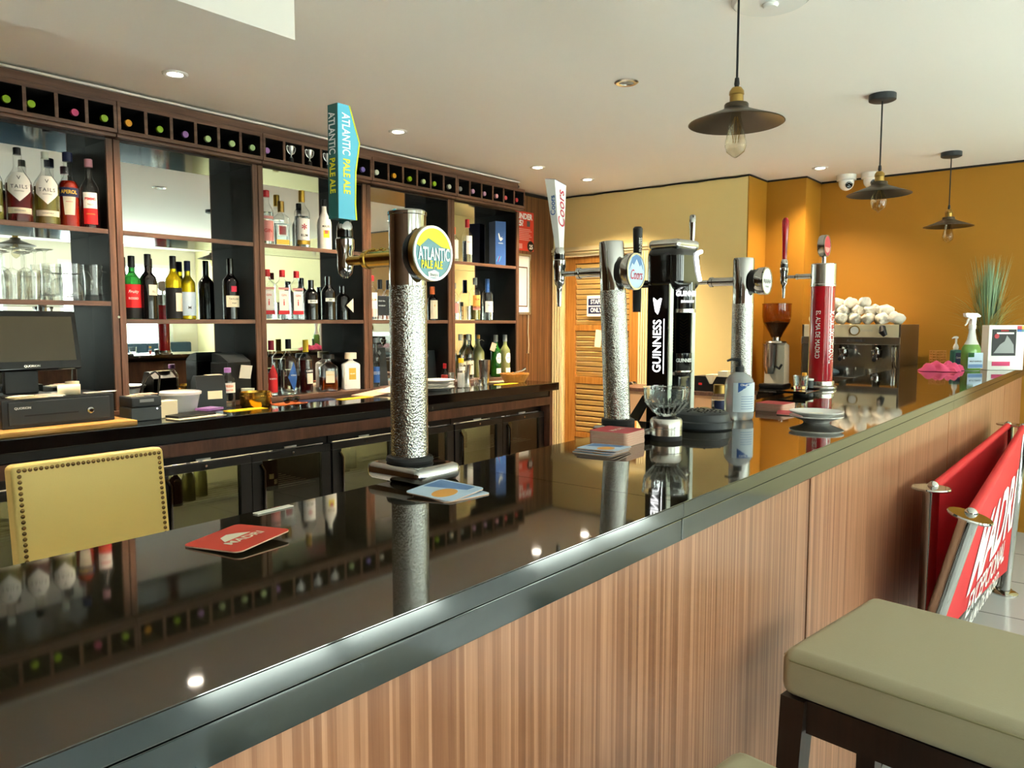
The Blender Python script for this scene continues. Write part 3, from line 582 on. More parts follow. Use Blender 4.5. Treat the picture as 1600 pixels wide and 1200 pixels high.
bottle('vodka_bottle', 'slim clear vodka bottle with blue print standing by the menu board', 3.205, 3.69, DZ, .309, .026, 'clear_glass', 'liquid_clear', .5, .60, .72, .0115, 'cap_silver', .03, .013, [dict(z0=.03, z1=.13, w=.045, m='blue_label'), dict(z0=.08, z1=.1, w=.046, m='ink_white')], group=MS)
bottle('sauce_bottle', 'small red-topped sauce bottle beside the stacked plates', 3.80, 3.66, DZ, .126, .030, 'clear_glass', 'sauce_red', .38, .40, .78, .013, 'red_plastic', .035, .0155, group=MS)
ES = 'bottles in the end bay'
bottle('vodka_bottle', 'white-labelled bottle half behind the post on the end bay upper shelf', 3.945, 3.71, A_, .24, .034, 'clear_glass', 'liquid_clear', .5, .6, .8, .013, 'orange_card', .05, .015, [dict(z0=.02, z1=.15, w=.06, m='white_label')], group=ES)
bottle('vodka_bottle', 'clear vodka bottle with red cap on the end bay upper shelf', 4.086, 3.71, A_, .307, .036, 'clear_glass', 'liquid_clear', .5, .62, .78, .0145, 'red_plastic', .058, .0165, [dict(z0=.06, z1=.19, w=.05, m='white_label', t=[('VODKA', .011, 'red_label', .02)])], group=ES)
bottle('gin_bottle', 'clear bottle with pink label half behind the post on the end bay lower shelf', 3.945, 3.71, B_, .26, .034, 'clear_glass', 'liquid_clear', .5, .6, .8, .013, 'cap_silver', .04, .015, [dict(z0=.05, z1=.12, w=.05, m='pink_label')], group=ES)
bottle('rum_bottle', 'clear bottle with yellow and pink label on the end bay lower shelf', 4.165, 3.71, B_, .306, .039, 'clear_glass', 'liquid_lime', .35, .66, .80, .015, 'cap_silver', .05, .0165, [dict(z0=.09, z1=.18, w=.07, m='mat_orange', t=[('RUM', .018, 'red_label', .015)]), dict(z0=.075, z1=.10, w=.07, m='pink_label')], group=ES)
bottle('tequila_bottle', 'clear tequila bottle with bright blue cap and white label', 4.314, 3.72, B_, .304, .041, 'clear_glass', 'liquid_clear', .35, .62, .78, .015, 'blue_label', .098, .017, [dict(z0=.06, z1=.14, w=.075, m='white_label', t=[('TEQUILA', .011, 'ink_blue', .01)])], group=ES)
for x_, y_, lb in ((4.02, 3.72, 'white-capped clear rum bottle, nearer the post in the end bay'), (4.135, 3.75, 'white-capped clear rum bottle, next to the tagged jar in the end bay')):
    bottle('rum_bottle', lb, x_, y_, DZ, .322, .04, 'clear_glass', 'liquid_clear', .55, .52, .74, .015, 'cap_ivory', .045, .0165, [dict(z0=.03, z1=.13, w=.07, m='cream_label', t=[('RUM', .02, 'ink_black', .02)]), dict(z0=.138, z1=.15, w=.05, m='black_label')], group=ES)
t_ = bottle('tagged_bottle', 'olive green flask bottle with a paper tag hung from its neck', 4.262, 3.765, DZ, .315, .047, 'martini_pale', None, 0, .55, .80, .012, 'cap_amber', .03, .013, [dict(z0=.09, z1=.13, w=.05, m='black_label')], group=ES)
G().box(-.005, .035, -.052, -.050, .215, .275).xf(RY(0)).out('paper_tag', 'card_edge', t_, None, (0, .35, 0), None)
G().tube([(-.0, -.015, .27), (.012, -.03, .28), (.02, -.05, .27)], .0015, 6).out('string', 'napkin', t_)
for x_, y_, m_, lb in ((4.385, 3.70, 'martini_green', 'green vermouth bottle with round white label'), (4.482, 3.69, 'martini_pale', 'pale vermouth bottle with round white label by the end post')):
    bottle('vermouth_bottle', lb, x_, y_, DZ, .313, .039, m_, None, 0, .60, .78, .0145, 'cap_silver', .05, .016, [dict(z0=.10, z1=.18, w=.05, m='white_label', pts=[(0, .10), (.02, .108), (.028, .14), (.02, .172), (0, .18), (-.02, .172), (-.028, .14), (-.02, .108)], t=[('MARTINI', .009, 'red_label', 0)]), dict(z0=.025, z1=.065, w=.05, m='white_label')], rz=-.1, group=ES)
bx = thing('gift_box', 'tall blue bottle gift box with white bird mark on the end bay shelf', 'box', (4.44, 3.73, A_), -.3)
G().box(-.045, .045, -.045, .045, 0, .325, .002).out('carton', 'navy_label', bx)
G().box(-.0455, .0455, -.0465, -.0452, .0, .325).out('front_panel', 'blue_label', bx, smooth=None)
G().prism([(-.022, .235), (-.016, .24), (-.002, .205), (.018, .215), (.006, .205), (.022, .20), (.0, .18), (-.014, .195)], -.048, -.0468, 'XZ').out('bird_mark', 'ink_white', bx, smooth=None)
text('VODKA', .012, 'ink_white', bx, TR(0, -.0478, .165))
for q in range(3): G().prism([(-.04 + q * .012, .03), (-.036 + q * .012, .03), (-.018 + q * .012, .07), (-.022 + q * .012, .07)], -.048, -.0468, 'XZ').out('stripe', ['teal_light', 'ink_red', 'teal_light'][q], bx, smooth=None)

# ------------------------------------------------------------------ glassware in the first bay
GL = 'glasses on the first bay shelf'
wg = [(0, .001), (.0305, .0), (.036, .03), (.039, .075), (.036, .105), (.022, .128), (.006, .137), (.004, .15), (.004, .205), (.012, .214), (.034, .219), (.034, .221), (0, .2215)]
wgm = G().lathe([(.0305, .0)] + wg[2:], 24, cap=False).mesh('bowl'); wgm.materials.append(MATS['clear_glass'])
PXW = [(1.18, 3.70, 'first'), (1.235, 3.76, 'second'), (1.265, 3.69, 'third'), (1.33, 3.77, 'fourth'), (1.345, 3.70, 'fifth')]
for x_, y_, n_ in PXW:
    t = tag(put('wine_glass', wgm, None, None, (x_, y_, B1_)), 'upside-down stemmed wine glass, %s along the glassware shelf' % n_, 'glass', GL)
tmm = G().lathe([(0, .002), (.030, .002), (.034, .12), (.0325, .12), (.0285, .012), (0, .012)], 20, cap=False).mesh('tumbler'); tmm.materials.append(MATS['clear_glass'])
for x_, y_, n_ in ((1.20, 3.645, 'nearest the frame edge'), (1.275, 3.645, 'between stemmed glasses'), (1.30, 3.72, 'behind the front tumblers')):
    tag(put('tumbler', tmm, None, None, (x_, y_, B1_)), 'clear ribbed tumbler %s on the glassware shelf' % n_, 'glass', GL)
snm = G().lathe([(.045, 0), (.047, .03), (.044, .06), (.03, .085), (.008, .098), (.005, .105), (.005, .112), (.034, .116), (.034, .118), (0, .118)], 24, cap=False).mesh('bowl'); snm.materials.append(MATS['clear_glass'])
for x_, y_, n_ in ((1.385, 3.655, 'in front of the beer mugs'), (1.43, 3.64, 'at the shelf edge')):
    tag(put('brandy_glass', snm, None, None, (x_, y_, B1_)), 'short upturned brandy glass %s' % n_, 'glass', GL)
for x_, y_, n_ in ((1.395, 3.775, 'at the back'), (1.462, 3.71, 'in the middle'), (1.543, 3.70, 'beside the walnut post')):
    t = thing('beer_mug', 'clear handled beer mug %s of the glassware shelf' % n_, 'glass', (x_, y_, B1_), -.7, GL)
    G().lathe([(0, .002), (.040, .002), (.037, .02), (.036, .09), (.041, .165), (.0385, .165), (.033, .09), (.034, .03), (0, .022)], 20, cap=False).out('vessel', 'clear_glass', t)
    G().tube([(.036, 0, .135), (.062, 0, .13), (.078, 0, .10), (.076, 0, .06), (.06, 0, .04), (.036, 0, .035)], .006, 8).out('handle', 'clear_glass', t)

# ------------------------------------------------------------------ things on the back counter
BT = 0.9525
tag(G().box(.70, 1.50, 3.23, 3.60, BT, .973, .003).out('wooden_board', 'board_wood'), 'light varnished wooden board under the cash drawer', 'board')
cd = thing('cash_drawer', 'black metal cash drawer with key lock on the wooden board', 'cash drawer', (1.03, 3.31, .9735))
G().box(-.0, .415, .004, .29, 0, .112, .004).out('housing', 'plastic_black', cd)
dr = G().box(.022, .393, -.004, .004, .014, .102, .003).out('drawer_front', 'plastic_dark', cd)
G().box(.075, .27, -.0055, -.0042, .045, .051).out('slot', 'ink_black', dr, smooth=None)
text('QUORION', .012, 'ink_white', dr, TR(.07, -.0047, .078))
G().lathe([(0, 0), (.013, 0), (.013, .006), (.007, .008), (.007, .014), (0, .014)], 16, TR(.315, -.004, .05) @ FACE_Y).out('key_lock', 'chrome', dr)
pm = thing('till_monitor', 'black touch-screen till monitor standing on the cash drawer', 'monitor', (1.14, 3.42, 1.087))
G().box(-.09, .09, -.05, .10, 0, .012, .004).out('foot', 'plastic_black', pm)
G().box(-.06, .06, .0, .03, .012, .14, .004).xf(RX(0)).out('stand', 'plastic_black', pm)
Mm = TR(0, -.03, .10) @ RX(math.radians(-12))
scr = G().box(-.20, .205, -.03, 0, 0, .24, .008).xf(Mm).out('bezel', 'gloss_black', pm)
G().box(-.18, .185, -.0315, -.0302, .035, .215).xf(Mm).out('screen', 'screen', scr, smooth=None)
text('QUORION', .012, 'ink_white', scr, Mm @ TR(0.02, -.0315, .016))
for k, (x_, y_, rz_, m_, lb) in enumerate([(1.13, 3.34, .1, 'napkin', 'cream paper slips heaped at the near end of the cash drawer top'), (1.20, 3.36, -.3, 'white_paper', 'white folded receipt behind the cream slips')]):
    t = thing('paper_slips', lb, 'paper', (x_, y_, 1.0865), rz_)
    for q in range(4): G().box(-.06, .06, -.03, .03, .003 * q, .003 * q + .0015).out('slip', m_, t, (.008 * math.sin(q * 2), .005 * q, 0), (0, 0, .2 * q), None)
hl = thing('tape_roll', 'cream till roll standing on end on the cash drawer', 'till roll', (1.325, 3.42, 1.0865))
G().lathe([(.008, 0), (.026, 0), (.026, .05), (.008, .05), (.008, 0)], 20, cap=False).out('paper_roll', 'napkin', hl)
hl = thing('tape_roll', 'cream till roll lying beside the upright one', 'till roll', (1.285, 3.35, 1.0865 + .022), -.4)
G().lathe([(.008, -.04), (.022, -.04), (.022, .04), (.008, .04), (.008, -.04)], 20, RY(PI / 2), cap=False).out('paper_roll', 'napkin', hl)
tag(G().prism([(-.07, -.02), (.05, -.03), (.08, 0), (.06, .03), (-.06, .02)], 0, .002).out('receipt_paper', 'white_paper', None, (1.41, 3.37, 1.0885), (0, 0, .2), None), 'white receipt paper hanging over the drawer end', 'paper')
rp = thing('receipt_printer', 'dark grey receipt printer beside the cash drawer', 'printer', (1.592, 3.34, BT), -.05)
G().box(-.065, .065, 0, .13, 0, .058, .004).out('base', 'plastic_grey', rp)
G().box(-.065, .065, -.004, .13, .06, .105, .006).out('lid', 'plastic_dark', rp)
G().box(-.03, .03, -.006, -.0045, .082, .095).out('maker_plate', 'cap_silver', rp, smooth=None)
G().lathe([(0, 0), (.003, 0), (.003, .002), (0, .002)], 10, TR(.045, -.001, .05) @ FACE_Y).out('indicator', 'glow_white', rp)
for q in range(3): G().box(-.055 + .02 * q, .0 + .03 * q, .02, .09, .106 + .003 * q, .108 + .003 * q).out('paper', ['napkin', 'white_paper', 'card_edge'][q], rp, None, (0, 0, 0), None)
tag(G().tube([(1.60, 3.48, BT + .004), (1.62, 3.50, .98), (1.63, 3.46, 1.09), (1.645, 3.43, 1.14), (1.675, 3.42, 1.16), (1.70, 3.43, 1.14), (1.705, 3.46, 1.06), (1.70, 3.49, .98), (1.69, 3.52, BT + .005)], .004, 8).out('looped_cable', 'plastic_black'), 'black looped cable standing up behind the receipt printer', 'cable')
tag(G().box(-.05, .05, -.03, .03, 0, .075, .002).out('note_block', 'napkin', None, (1.70, 3.40, BT), (0, 0, .3), None), 'cream block of order notes beside the printer', 'note block')
for q, (x_, y_, sx, sy, m_, rz_, z_, lb) in enumerate([(1.80, 3.31, .12, .06, 'napkin', .1, 0, 'cream sheet of paper lying at the front of the back counter'), (1.79, 3.35, .10, .06, 'ink_black', .15, .002, 'black bill folder lying on the cream sheet'), (1.86, 3.40, .10, .05, 'wine_black', -.05, .0, 'second black bill folder behind the first'), (1.93, 3.42, .05, .04, 'cap_violet', .3, .0125, 'lilac card lying on the rear bill folder'),
        (2.10, 3.385, .105, .035, 'yellow_card', .03, 0, 'yellow card lying in front of the brass dish'), (2.81, 3.42, .115, .035, 'yellow_card', .03, 0, 'yellow card lying below the white liqueur bottle'), (4.13, 3.39, .10, .03, 'yellow_card', 0, 0, 'yellow card lying before the bread basket'), (2.60, 3.49, .12, .05, 'navy_label', 0, 0, 'dark blue bar mat in front of the bitter bottle'), (2.40, 3.47, .10, .05, 'orange_card', .1, 0, 'orange card under the sunglasses'), (4.33, 3.56, .14, .05, 'cream_label', 0, 0, 'cream paper at the end of the back counter')]):
    tag(G().box(-sx, sx, -sy, sy, 0, .0018 if 'folder' not in lb else .010).out('counter_card', m_, None, (x_, y_, BT + z_), (0, 0, rz_), None), lb, 'card')
sgl = thing('sunglasses', 'black sunglasses folded on the orange card', 'glasses', (2.42, 3.46, BT + .002), .2)
for s_ in (-1, 1): G().ell((s_ * .032, 0, .018), (.028, .006, .018), 16, 8).out('lens', 'gloss_black', sgl)
G().tube([(-.06, .0, .028), (-.03, -.004, .034), (0, -.003, .026), (.03, -.004, .034), (.06, 0, .028), (.06, .05, .012), (-.03, .055, .006)], .003, 6).out('frame', 'plastic_black', sgl)
tb = thing('plastic_tub', 'white translucent plastic food tub with lid', 'tub', (1.854, 3.55, BT))
G().lathe([(0, 0), (.072, 0), (.09, .085), (0, .085)], 28).out('tub', 'frost', tb)
G().lathe([(0, .085), (.097, .085), (.098, .097), (.09, .1), (0, .1)], 28).out('lid', 'white_gloss', tb)
tm = thing('card_terminal_dock', 'black card terminal dock with cream sticker', 'terminal', (2.02, 3.59, BT), -.2)
G().prism([(-.06, 0), (.04, 0), (.04, .13), (.0, .165), (-.035, .165), (-.06, .10)], -.07, .07, 'YZ').out('housing', 'plastic_black', tm)
G().box(-.02, .05, -.063, -.0605, .05, .09).out('sticker', 'napkin', tm, smooth=None)
G().box(-.01, .065, -.03, .02, .1655, .168).out('paper_slip', 'napkin', tm, None, None, None)
b2 = thing('label_printer', 'dark square label printer with paper curling out', 'printer', (2.22, 3.66, LED + .0005), .1)
G().box(-.075, .075, -.03, .11, 0, .20, .008).out('body', 'plastic_black', b2)
G().prism([(-.035, .20), (.1, .20), (.1, .245), (.03, .235)], -.07, .07, 'YZ').out('open_lid', 'plastic_dark', b2)
G().box(-.03, .04, -.034, -.031, .12, .19).out('paper', 'white_paper', b2, None, (.15, .1, 0), None)
wb = bottle('water_bottle', 'small clear plastic water bottle with lilac cap and white label', 2.107, 3.55, BT, .20, .034, 'clear_glass', 'liquid_clear', .6, .66, .86, .014, 'cap_violet', .024, .017, [dict(z0=.075, z1=.125, w=.14, m='white_label', t=[('FRESH', .016, 'orange_card', .008, dict(bold=.03)), ('WATER', .012, 'orange_card', -.012)])], group='things on the back counter')
bd = thing('brass_dish', 'shiny lidded brass dish on the back counter', 'dish', (2.218, 3.478, BT))
G().lathe([(0, 0), (.070, 0), (.078, .012), (.078, .05), (.0805, .052), (.0805, .058), (.078, .06), (.078, .074), (.074, .076), (.072, .06), (0, .055)], 32).out('bowl', 'brass', bd)
cp = thing('paper_cup', 'pale paper cup behind the brass dish', 'cup', (2.24, 3.585, BT)); G().lathe([(0, 0), (.026, 0), (.034, .085), (.031, .085), (.024, .01), (0, .01)], 20).out('cup', 'cap_ivory', cp)
for q, (x_, y_, rz_, tilt, m_, lb) in enumerate([(3.05, 3.50, .15, 4, 'card_edge', 'open newspaper lying behind the pale ale tower'), (3.15, 3.47, .25, 8, 'napkin', 'cream menu sheet on top of the newspaper'), (3.20, 3.43, .1, 6, 'orange_card', 'orange flyer on the newspaper')]):
    tag(G().box(-.14 + .04 * q, .14 - .04 * q, -.08 + .03 * q, .08 - .02 * q, 0, .003).out('newspaper', m_, None, (x_, y_, BT + .010 + .016 * q), (0, math.radians(-tilt), rz_), None), lb, 'paper')
for q, (dz, rr, lb) in enumerate([(0, .115, 'white dinner plate at the bottom of the stack on the back counter'), (.022, .112, 'white dinner plate in the middle of the stack'), (.044, .118, 'wide white plate on top of the stack')]):
    t = tag(G().lathe([(0, 0), (rr * .6, 0), (rr * .72, .008), (rr, .022), (rr, .0245), (rr * .7, .0115), (0, .006)], 36, cap=False).out('plate', 'white_gloss', None, (3.47, 3.42, BT + dz)), lb, 'plate', 'plates stacked on the back counter')
for q, (x_, w_, h_, lb) in enumerate([(3.295, .11, .245, 'black menu board with silver diamond behind the pale ale tower'), (3.72, .155, .215, 'black menu board with silver diamond beside the sauce bottle')]):
    t = thing('menu_board', lb, 'menu board', (x_, 3.735, LED + .0005)); Mx = RX(math.radians(-6))
    G().box(-w_ / 2, w_ / 2, 0, .008, 0, h_, .002).xf(Mx).out('board', 'plastic_dark', t)
    G().prism([(-.014, h_ - .035), (0, h_ - .05), (.014, h_ - .035), (.0, h_ - .015)], -.002, 0, 'XZ').xf(Mx).out('diamond_mark', 'cap_silver', t, smooth=None)
BS = 'bar tools at the end of the back counter'
bottle('squeeze_bottle', 'squat clear mixer bottle with yellow cap by the steel measures', 3.70, 3.42, BT, .195, .026, 'clear_glass', 'frost', .5, .55, .75, .015, 'yellow_plastic', .03, .018, [dict(z0=.115, z1=.14, w=.05, m='white_label')], group=BS)
for x_, y_, h_, r_, lb in ((3.66, 3.47, .10, .022, 'short steel spirit measure by the plates'), (3.755, 3.415, .15, .024, 'tall steel double measure beside the yellow-capped bottle'), (3.775, 3.50, .12, .022, 'steel measure behind the tall double one'), (3.868, 3.40, .045, .017, 'tiny steel measure at the counter front')):
    t = thing('jigger', lb, 'measure', (x_, y_, BT), 0, BS)
    G().lathe([(0, .002), (r_, .002), (r_ * .96, .004), (r_ * .62, h_ * .45), (r_, h_), (r_ * .94, h_), (r_ * .55, h_ * .48), (0, h_ * .46)], 20, cap=False).out('cup', 'steel', t)
sk = thing('cocktail_shaker', 'tall brushed steel cocktail shaker tin', 'shaker', (4.0, 3.48, BT), 0, BS)
G().lathe([(0, 0), (.031, 0), (.032, .006), (.042, .168), (.043, .171), (.040, .171), (.030, .01), (0, .008)], 28, cap=False).out('tin', 'steel', sk)
for x_, y_, lb in ((3.82, 3.40, 'small shot glass beside the tall measure'), (3.93, 3.41, 'small shot glass in front of the shaker')):
    t = tag(G().lathe([(0, 0), (.015, 0), (.019, .055), (.0175, .055), (.0135, .01), (0, .01)], 18, cap=False).out('shot_glass', 'clear_glass', None, (x_, y_, BT)), lb, 'glass', BS)
bk = thing('bread_basket', 'round tan wicker basket with cutlery at the counter end', 'basket', (4.31, 3.46, BT))
g = G()
for ri in range(7):
    z_ = .005 + ri * .009; rr = .072 + .030 * ri / 6
    g.tube([(rr * math.cos(a), rr * math.sin(a), z_ + .002 * (-1) ** k) for k, a in enumerate([2 * PI * q / 32 for q in range(33)])], .0048, 6)
g.out('weave', 'wicker', bk)
g = G()
for q in range(24): a = 2 * PI * q / 24; g.tube([(.069 * math.cos(a), .069 * math.sin(a), .002), (.106 * math.cos(a), .106 * math.sin(a), .064)], .003, 5)
g.out('stakes', 'wicker', bk); G().lathe([(0, .001), (.07, .001), (.07, .005), (0, .005)], 24).out('bottom', 'wicker', bk)
tag(G().tube([(4.23, 3.45, 1.0), (4.31, 3.45, 1.02), (4.37, 3.44, 1.03), (4.395, 3.43, 1.045)], [.006, .007, .008, .013], 8).out('ladle', 'steel'), 'steel spoon resting in the bread basket', 'spoon')
# on the walnut plank wall
po = thing('age_poster', 'red under 25 proof-of-age poster on the plank wall', 'poster', (4.915, 3.846, 2.11))
G().box(-.12, .12, -.003, 0, -.155, .155).out('sheet', 'coral_card', po, smooth=None)
text('UNDER', .062, 'ink_white', po, TR(.0, -.0042, .115), sx=.95, bold=.04); text('25?', .062, 'ink_white', po, TR(-.055, -.0042, .06), sx=.9, bold=.04)
for q in range(7): G().box(-.10, .075 + .02 * math.sin(q * 2.1), -.0042, -.0032, .012 - q * .014, .019 - q * .014).out('text_line', 'pink_label', po, smooth=None)
G().box(-.10, -.03, -.0042, -.0032, -.14, -.10).out('text_block', 'pink_label', po, smooth=None)
c_ = G().lathe([(0, 0), (.042, 0), (.042, .002), (0, .002)], 28, TR(.078, -.0034, -.115) @ FACE_Y).out('round_badge', 'ink_black', po)
text('25', .048, 'ink_white', c_, TR(.082, -.0062, -.122), bold=.04)
G().box(.03, .07, -.0042, -.0032, .04, .085).out('picture', 'grey_ink', po, smooth=None)
fr = thing('picture_frame', 'tall silver picture frame with white mount below the red poster', 'picture', (4.89, 3.846, 1.686))
G().box(-.098, .098, -.004, 0, -.243, .243).out('mount', 'white_label', fr, smooth=None)
G().box(-.098, -.078, -.016, -.004, -.243, .243, .003).box(.078, .098, -.016, -.004, -.243, .243, .003).box(-.078, .078, -.016, -.004, -.243, -.223, .003).box(-.078, .078, -.016, -.004, .223, .243, .003).out('frame', 'steel', fr)
G().box(-.06, -.052, -.007, -.0045, -.18, .14).box(.052, .06, -.007, -.0045, -.18, .14).box(-.052, .052, -.007, -.0045, -.18, -.17).box(-.052, .052, -.007, -.0045, .13, .14).out('inner_frame', 'walnut_dark', fr, smooth=None)
G().box(-.052, .052, -.0055, -.0042, -.17, .13).out('print', 'white_paper', fr, smooth=None)
tag(G().tube([(4.97, 3.844, 1.44), (4.965, 3.844, 1.3), (4.975, 3.844, 1.2), (4.968, 3.844, 1.13)], .003, 6).out('wall_cable', 'cap_ivory'), 'thin pale cable hanging down the plank wall', 'cable')
tag(G().box(4.93, 4.99, 3.832, 3.845, .98, 1.13, .002).out('wall_box', 'walnut_panel'), 'small clear box on the plank wall under the cable', 'box')

# ------------------------------------------------------------------ yellow chair behind the bar
ch = thing('studded_chair', 'yellow leather chair back with bronze nail heads behind the bar', 'chair', (.949, 2.27, 0))
Mc = TR(0, .0, .44) @ RX(math.radians(-6))
G().box(-.21, .21, 0, .065, 0, .56, .016, 3).xf(Mc).out('backrest', 'leather_yellow', ch)
G().box(-.22, .22, -.40, .02, .40, .48, .02, 3).out('seat', 'leather_yellow', ch)
for sx in (-.18, .18):
    for sy in (-.36, .02): G().box(sx - .02, sx + .02, sy - .02, sy + .02, 0, .40, .003).out('leg', 'dark_leg', ch)
g = G(); pts = [(-.192 + .384 * k / 28, .542) for k in range(29)] + [(s_ * .192, .542 - .0155 * k) for s_ in (-1, 1) for k in range(1, 34)]
for x_, z_ in pts: g.ell((x_, -.0005, z_), (.0058, .0045, .0058), 8, 6)
tag(g.xf(Mc).out('nail_heads', 'stud', ch), kind='stuff')

# ------------------------------------------------------------------ the bar
bar = thing('bar_counter', 'long bar with glossy dark stone top and striped walnut front', 'bar', (0, 0, 0))
BX0, BX1, BY0, BY1, BZ = -1.6, 5.97, .535, 1.005, 1.10
cuts = [BX0, 1.087, 3.42, BX1]
for a, b in zip(cuts, cuts[1:]):
    RE = lambda x_: .995 + .0265 * (x_ - .3)
    G().prism([(a + .0008, BY0), (b - .0008, BY0), (b - .0008, RE(b)), (a + .0008, RE(a))], 1.0755, BZ).out('top_slab', 'stone_top', bar, smooth=None)
    e = G().box(a + .0008, b - .0008, BY0 - .0012, BY0 - .0002, 1.077, 1.0985, 0).out('upper_edge', 'stone_edge', bar, smooth=None)
    G().box(a + .0008, b - .0008, BY0 + .001, BY0 + .06, 1.0385, 1.0735, .0015).out('lower_edge', 'stone_edge', bar)
pc = [BX0, .078, 1.758, 3.436, 5.116, BX1]
for a, b in zip(pc, pc[1:]): G().box(a + .006, b - .006, .553, .571, .10, 1.038, .001).out('front_panel', 'bar_laminate', bar)
for x_ in pc[1:-1]: G().box(x_ - .006, x_ + .006, .5565, .571, .10, 1.038).out('joint_strip', 'ink_black', bar, smooth=None)
G().box(BX0, BX1, .572, .60, .0, 1.038).out('carcass', 'plastic_black', bar, smooth=None)
G().box(BX0, BX1, .562, .571, .0, .098).out('kick_board', 'steel_dark', bar, smooth=None)
G().box(BX0, BX1, .955, .975, .0, 1.0375).out('rear_panel', 'walnut_dark', bar, smooth=None)
G().box(BX1 - .02, BX1, .6, .955, .0, 1.0375).out('end_panel', 'walnut_dark', bar, smooth=None)

# ------------------------------------------------------------------ beer fonts
T0 = BZ + .0003
def badge(t, x, y, z, r, th, body, face, rim='white_gloss', name='badge'):
    b = G().lathe([(0, 0), (r * .93, 0), (r, th * .25), (r, th), (r * .9, th + .001), (0, th + .001)], 40, TR(x, y, z) @ FACE_Y).out(name, body, t)
    f = G().lathe([(r * .88, th + .0008), (r * .99, th + .0012), (r * .99, th + .004), (r * .9, th + .004), (r * .88, th + .0008)], 40, TR(x, y, z) @ FACE_Y, cap=False).out('rim', rim, b)
    G().lathe([(0, th + .002), (r * .91, th + .002), (r * .91, th + .0025), (0, th + .0025)], 40, TR(x, y, z) @ FACE_Y).out('badge_face', face, b)
    return b, y - th - .0036
def faucet(t, y, z, drop, rise, m='chrome', k=1.0, spout='chrome'):
    f = G().lathe([(0, -drop), (.0045 * k, -drop), (.0065 * k, -drop * .55), (.0075 * k, -.03 * k), (.012 * k, -.024 * k), (.0135 * k, -.012 * k), (.0135 * k, .012 * k), (.016 * k, .018 * k), (.016 * k, .034 * k), (.0125 * k, .038 * k), (0, .038 * k)], 24, TR(0, y, z)).out('tap_body', m, t)
    G().lathe([(0, .038 * k), (.0140 * k, .038 * k), (.0140 * k, .049 * k), (0, .049 * k)], 24, TR(0, y, z)).out('tap_ring', 'gloss_black', f)
    G().lathe([(0, .049 * k), (.0135 * k, .049 * k), (.0135 * k, .056 * k), (.010 * k, .066 * k), (.009 * k, rise), (0, rise)], 24, TR(0, y, z)).out('tap_collar', m, f)
    return f
def arm(t, y0, y1, z, m, r0=.013, r1=.008):
    return G().lathe([(0, 0), (r0, 0), (r0, (y1 - y0) * .52), (r0 * 1.15, (y1 - y0) * .53), (r0 * 1.15, (y1 - y0) * .60), (r1, (y1 - y0) * .66), (r1, y1 - y0), (0, y1 - y0)], 20, TR(0, y0, z) @ RX(-PI / 2)).out('tap_arm', m, t)
# --- pale ale font
ta = thing('beer_font', 'tall frosted chrome beer font with teal pale ale badge', 'beer font', (.951, 1.006, T0))
g = G().box(-.052, .058, -.075, .062, .0, .030, .012, 3)
g.out('base_plate', 'chrome', ta)
G().lathe([(0, .030), (.041, .030), (.043, .034), (.041, .040), (.034, .042), (0, .042)], 32).out('base_ring', 'rubber', ta)
G().lathe([(0, .040), (.0335, .040), (.0335, .345), (0, .345)], 40).out('dewy_sleeve', 'dew_chrome', ta)
G().lathe([(0, .345), (.033, .345), (.033, .467), (.0345, .468), (.0345, .473), (.031, .476), (0, .477)], 40).out('column_top', 'chrome', ta)
G().lathe([(0, 0), (.04, 0), (.043, .006), (.043, .014), (.03, .02), (0, .02)], 32, TR(0, -.028, .398) @ FACE_Y).out('badge_mount', 'plastic_black', ta)
b, fy = badge(ta, 0, -.047, .398, .0475, .014, 'antique_brass', 'teal', name='badge')
R_ = .0432; P = [(R_ * math.cos(a), R_ * math.sin(a)) for a in [math.radians(d) for d in range(12, 163, 6)]]
G().prism([(x_, z_ + .398) for x_, z_ in P] + [(-.032, .408), (-.012, .423), (-.004, .420), (.02, .410)], fy + .0004, fy + .001, 'XZ').out('sunrise_patch', 'lemon', b, smooth=None)
text('ATLANTIC', .030, 'ink_white', b, TR(.002, fy, .396), sx=.53, bold=.02); text('PALE ALE', .0185, 'ink_yellow', b, TR(-.004, fy, .378), sx=.68, bold=.03)
G().prism([(-.012, .357), (.012, .357), (.013, .366), (.002, .370), (-.013, .366)], fy + .0002, fy + .0008, 'XZ').out('brewer_patch', 'white_label', b, smooth=None)
text("Sharp's", .0065, 'grey_ink', b, TR(0, fy - .0002, .3615))
arm(ta, .031, .162, .396, 'brass', .0155, .009)
g = G()
for q in range(10): g.ell((.004 * math.sin(q * 2.3), .042 + q * .0065, .410 + .002 * math.cos(q * 1.7)), (.006, .006, .005), 8, 6)
g.out('hop_cluster', 'brass', ta)
faucet(ta, .172, .400, .036, .075, 'chrome', 1.1)
hz0, hz1 = .474, .684
prof_x = [(-.026, hz0), (.018, hz0), (.016, hz0 + .03), (.018, hz0 + .09), (.028, hz0 + .145), (.005, hz1), (-.024, hz1)]
h_ = G().prism(prof_x, .158, .186, 'XZ').out('handle', 'teal_shaded', ta, smooth=None)  # side shade put into a darker teal than the lit front
G().prism([(x_ - .003 if x_ > 0 else x_ + .001, z_) for x_, z_ in prof_x], .1572, .158, 'XZ').out('handle_front', 'teal_light', h_, smooth=None)
strip = [(.018, hz0), (.016, hz0 + .03), (.018, hz0 + .09), (.028, hz0 + .145), (.005, hz1)]
G().prism(strip + [(x_ - .003, z_) for x_, z_ in strip[::-1]], .1565, .1868, 'XZ').out('yellow_edge', 'lemon', h_, smooth=None)
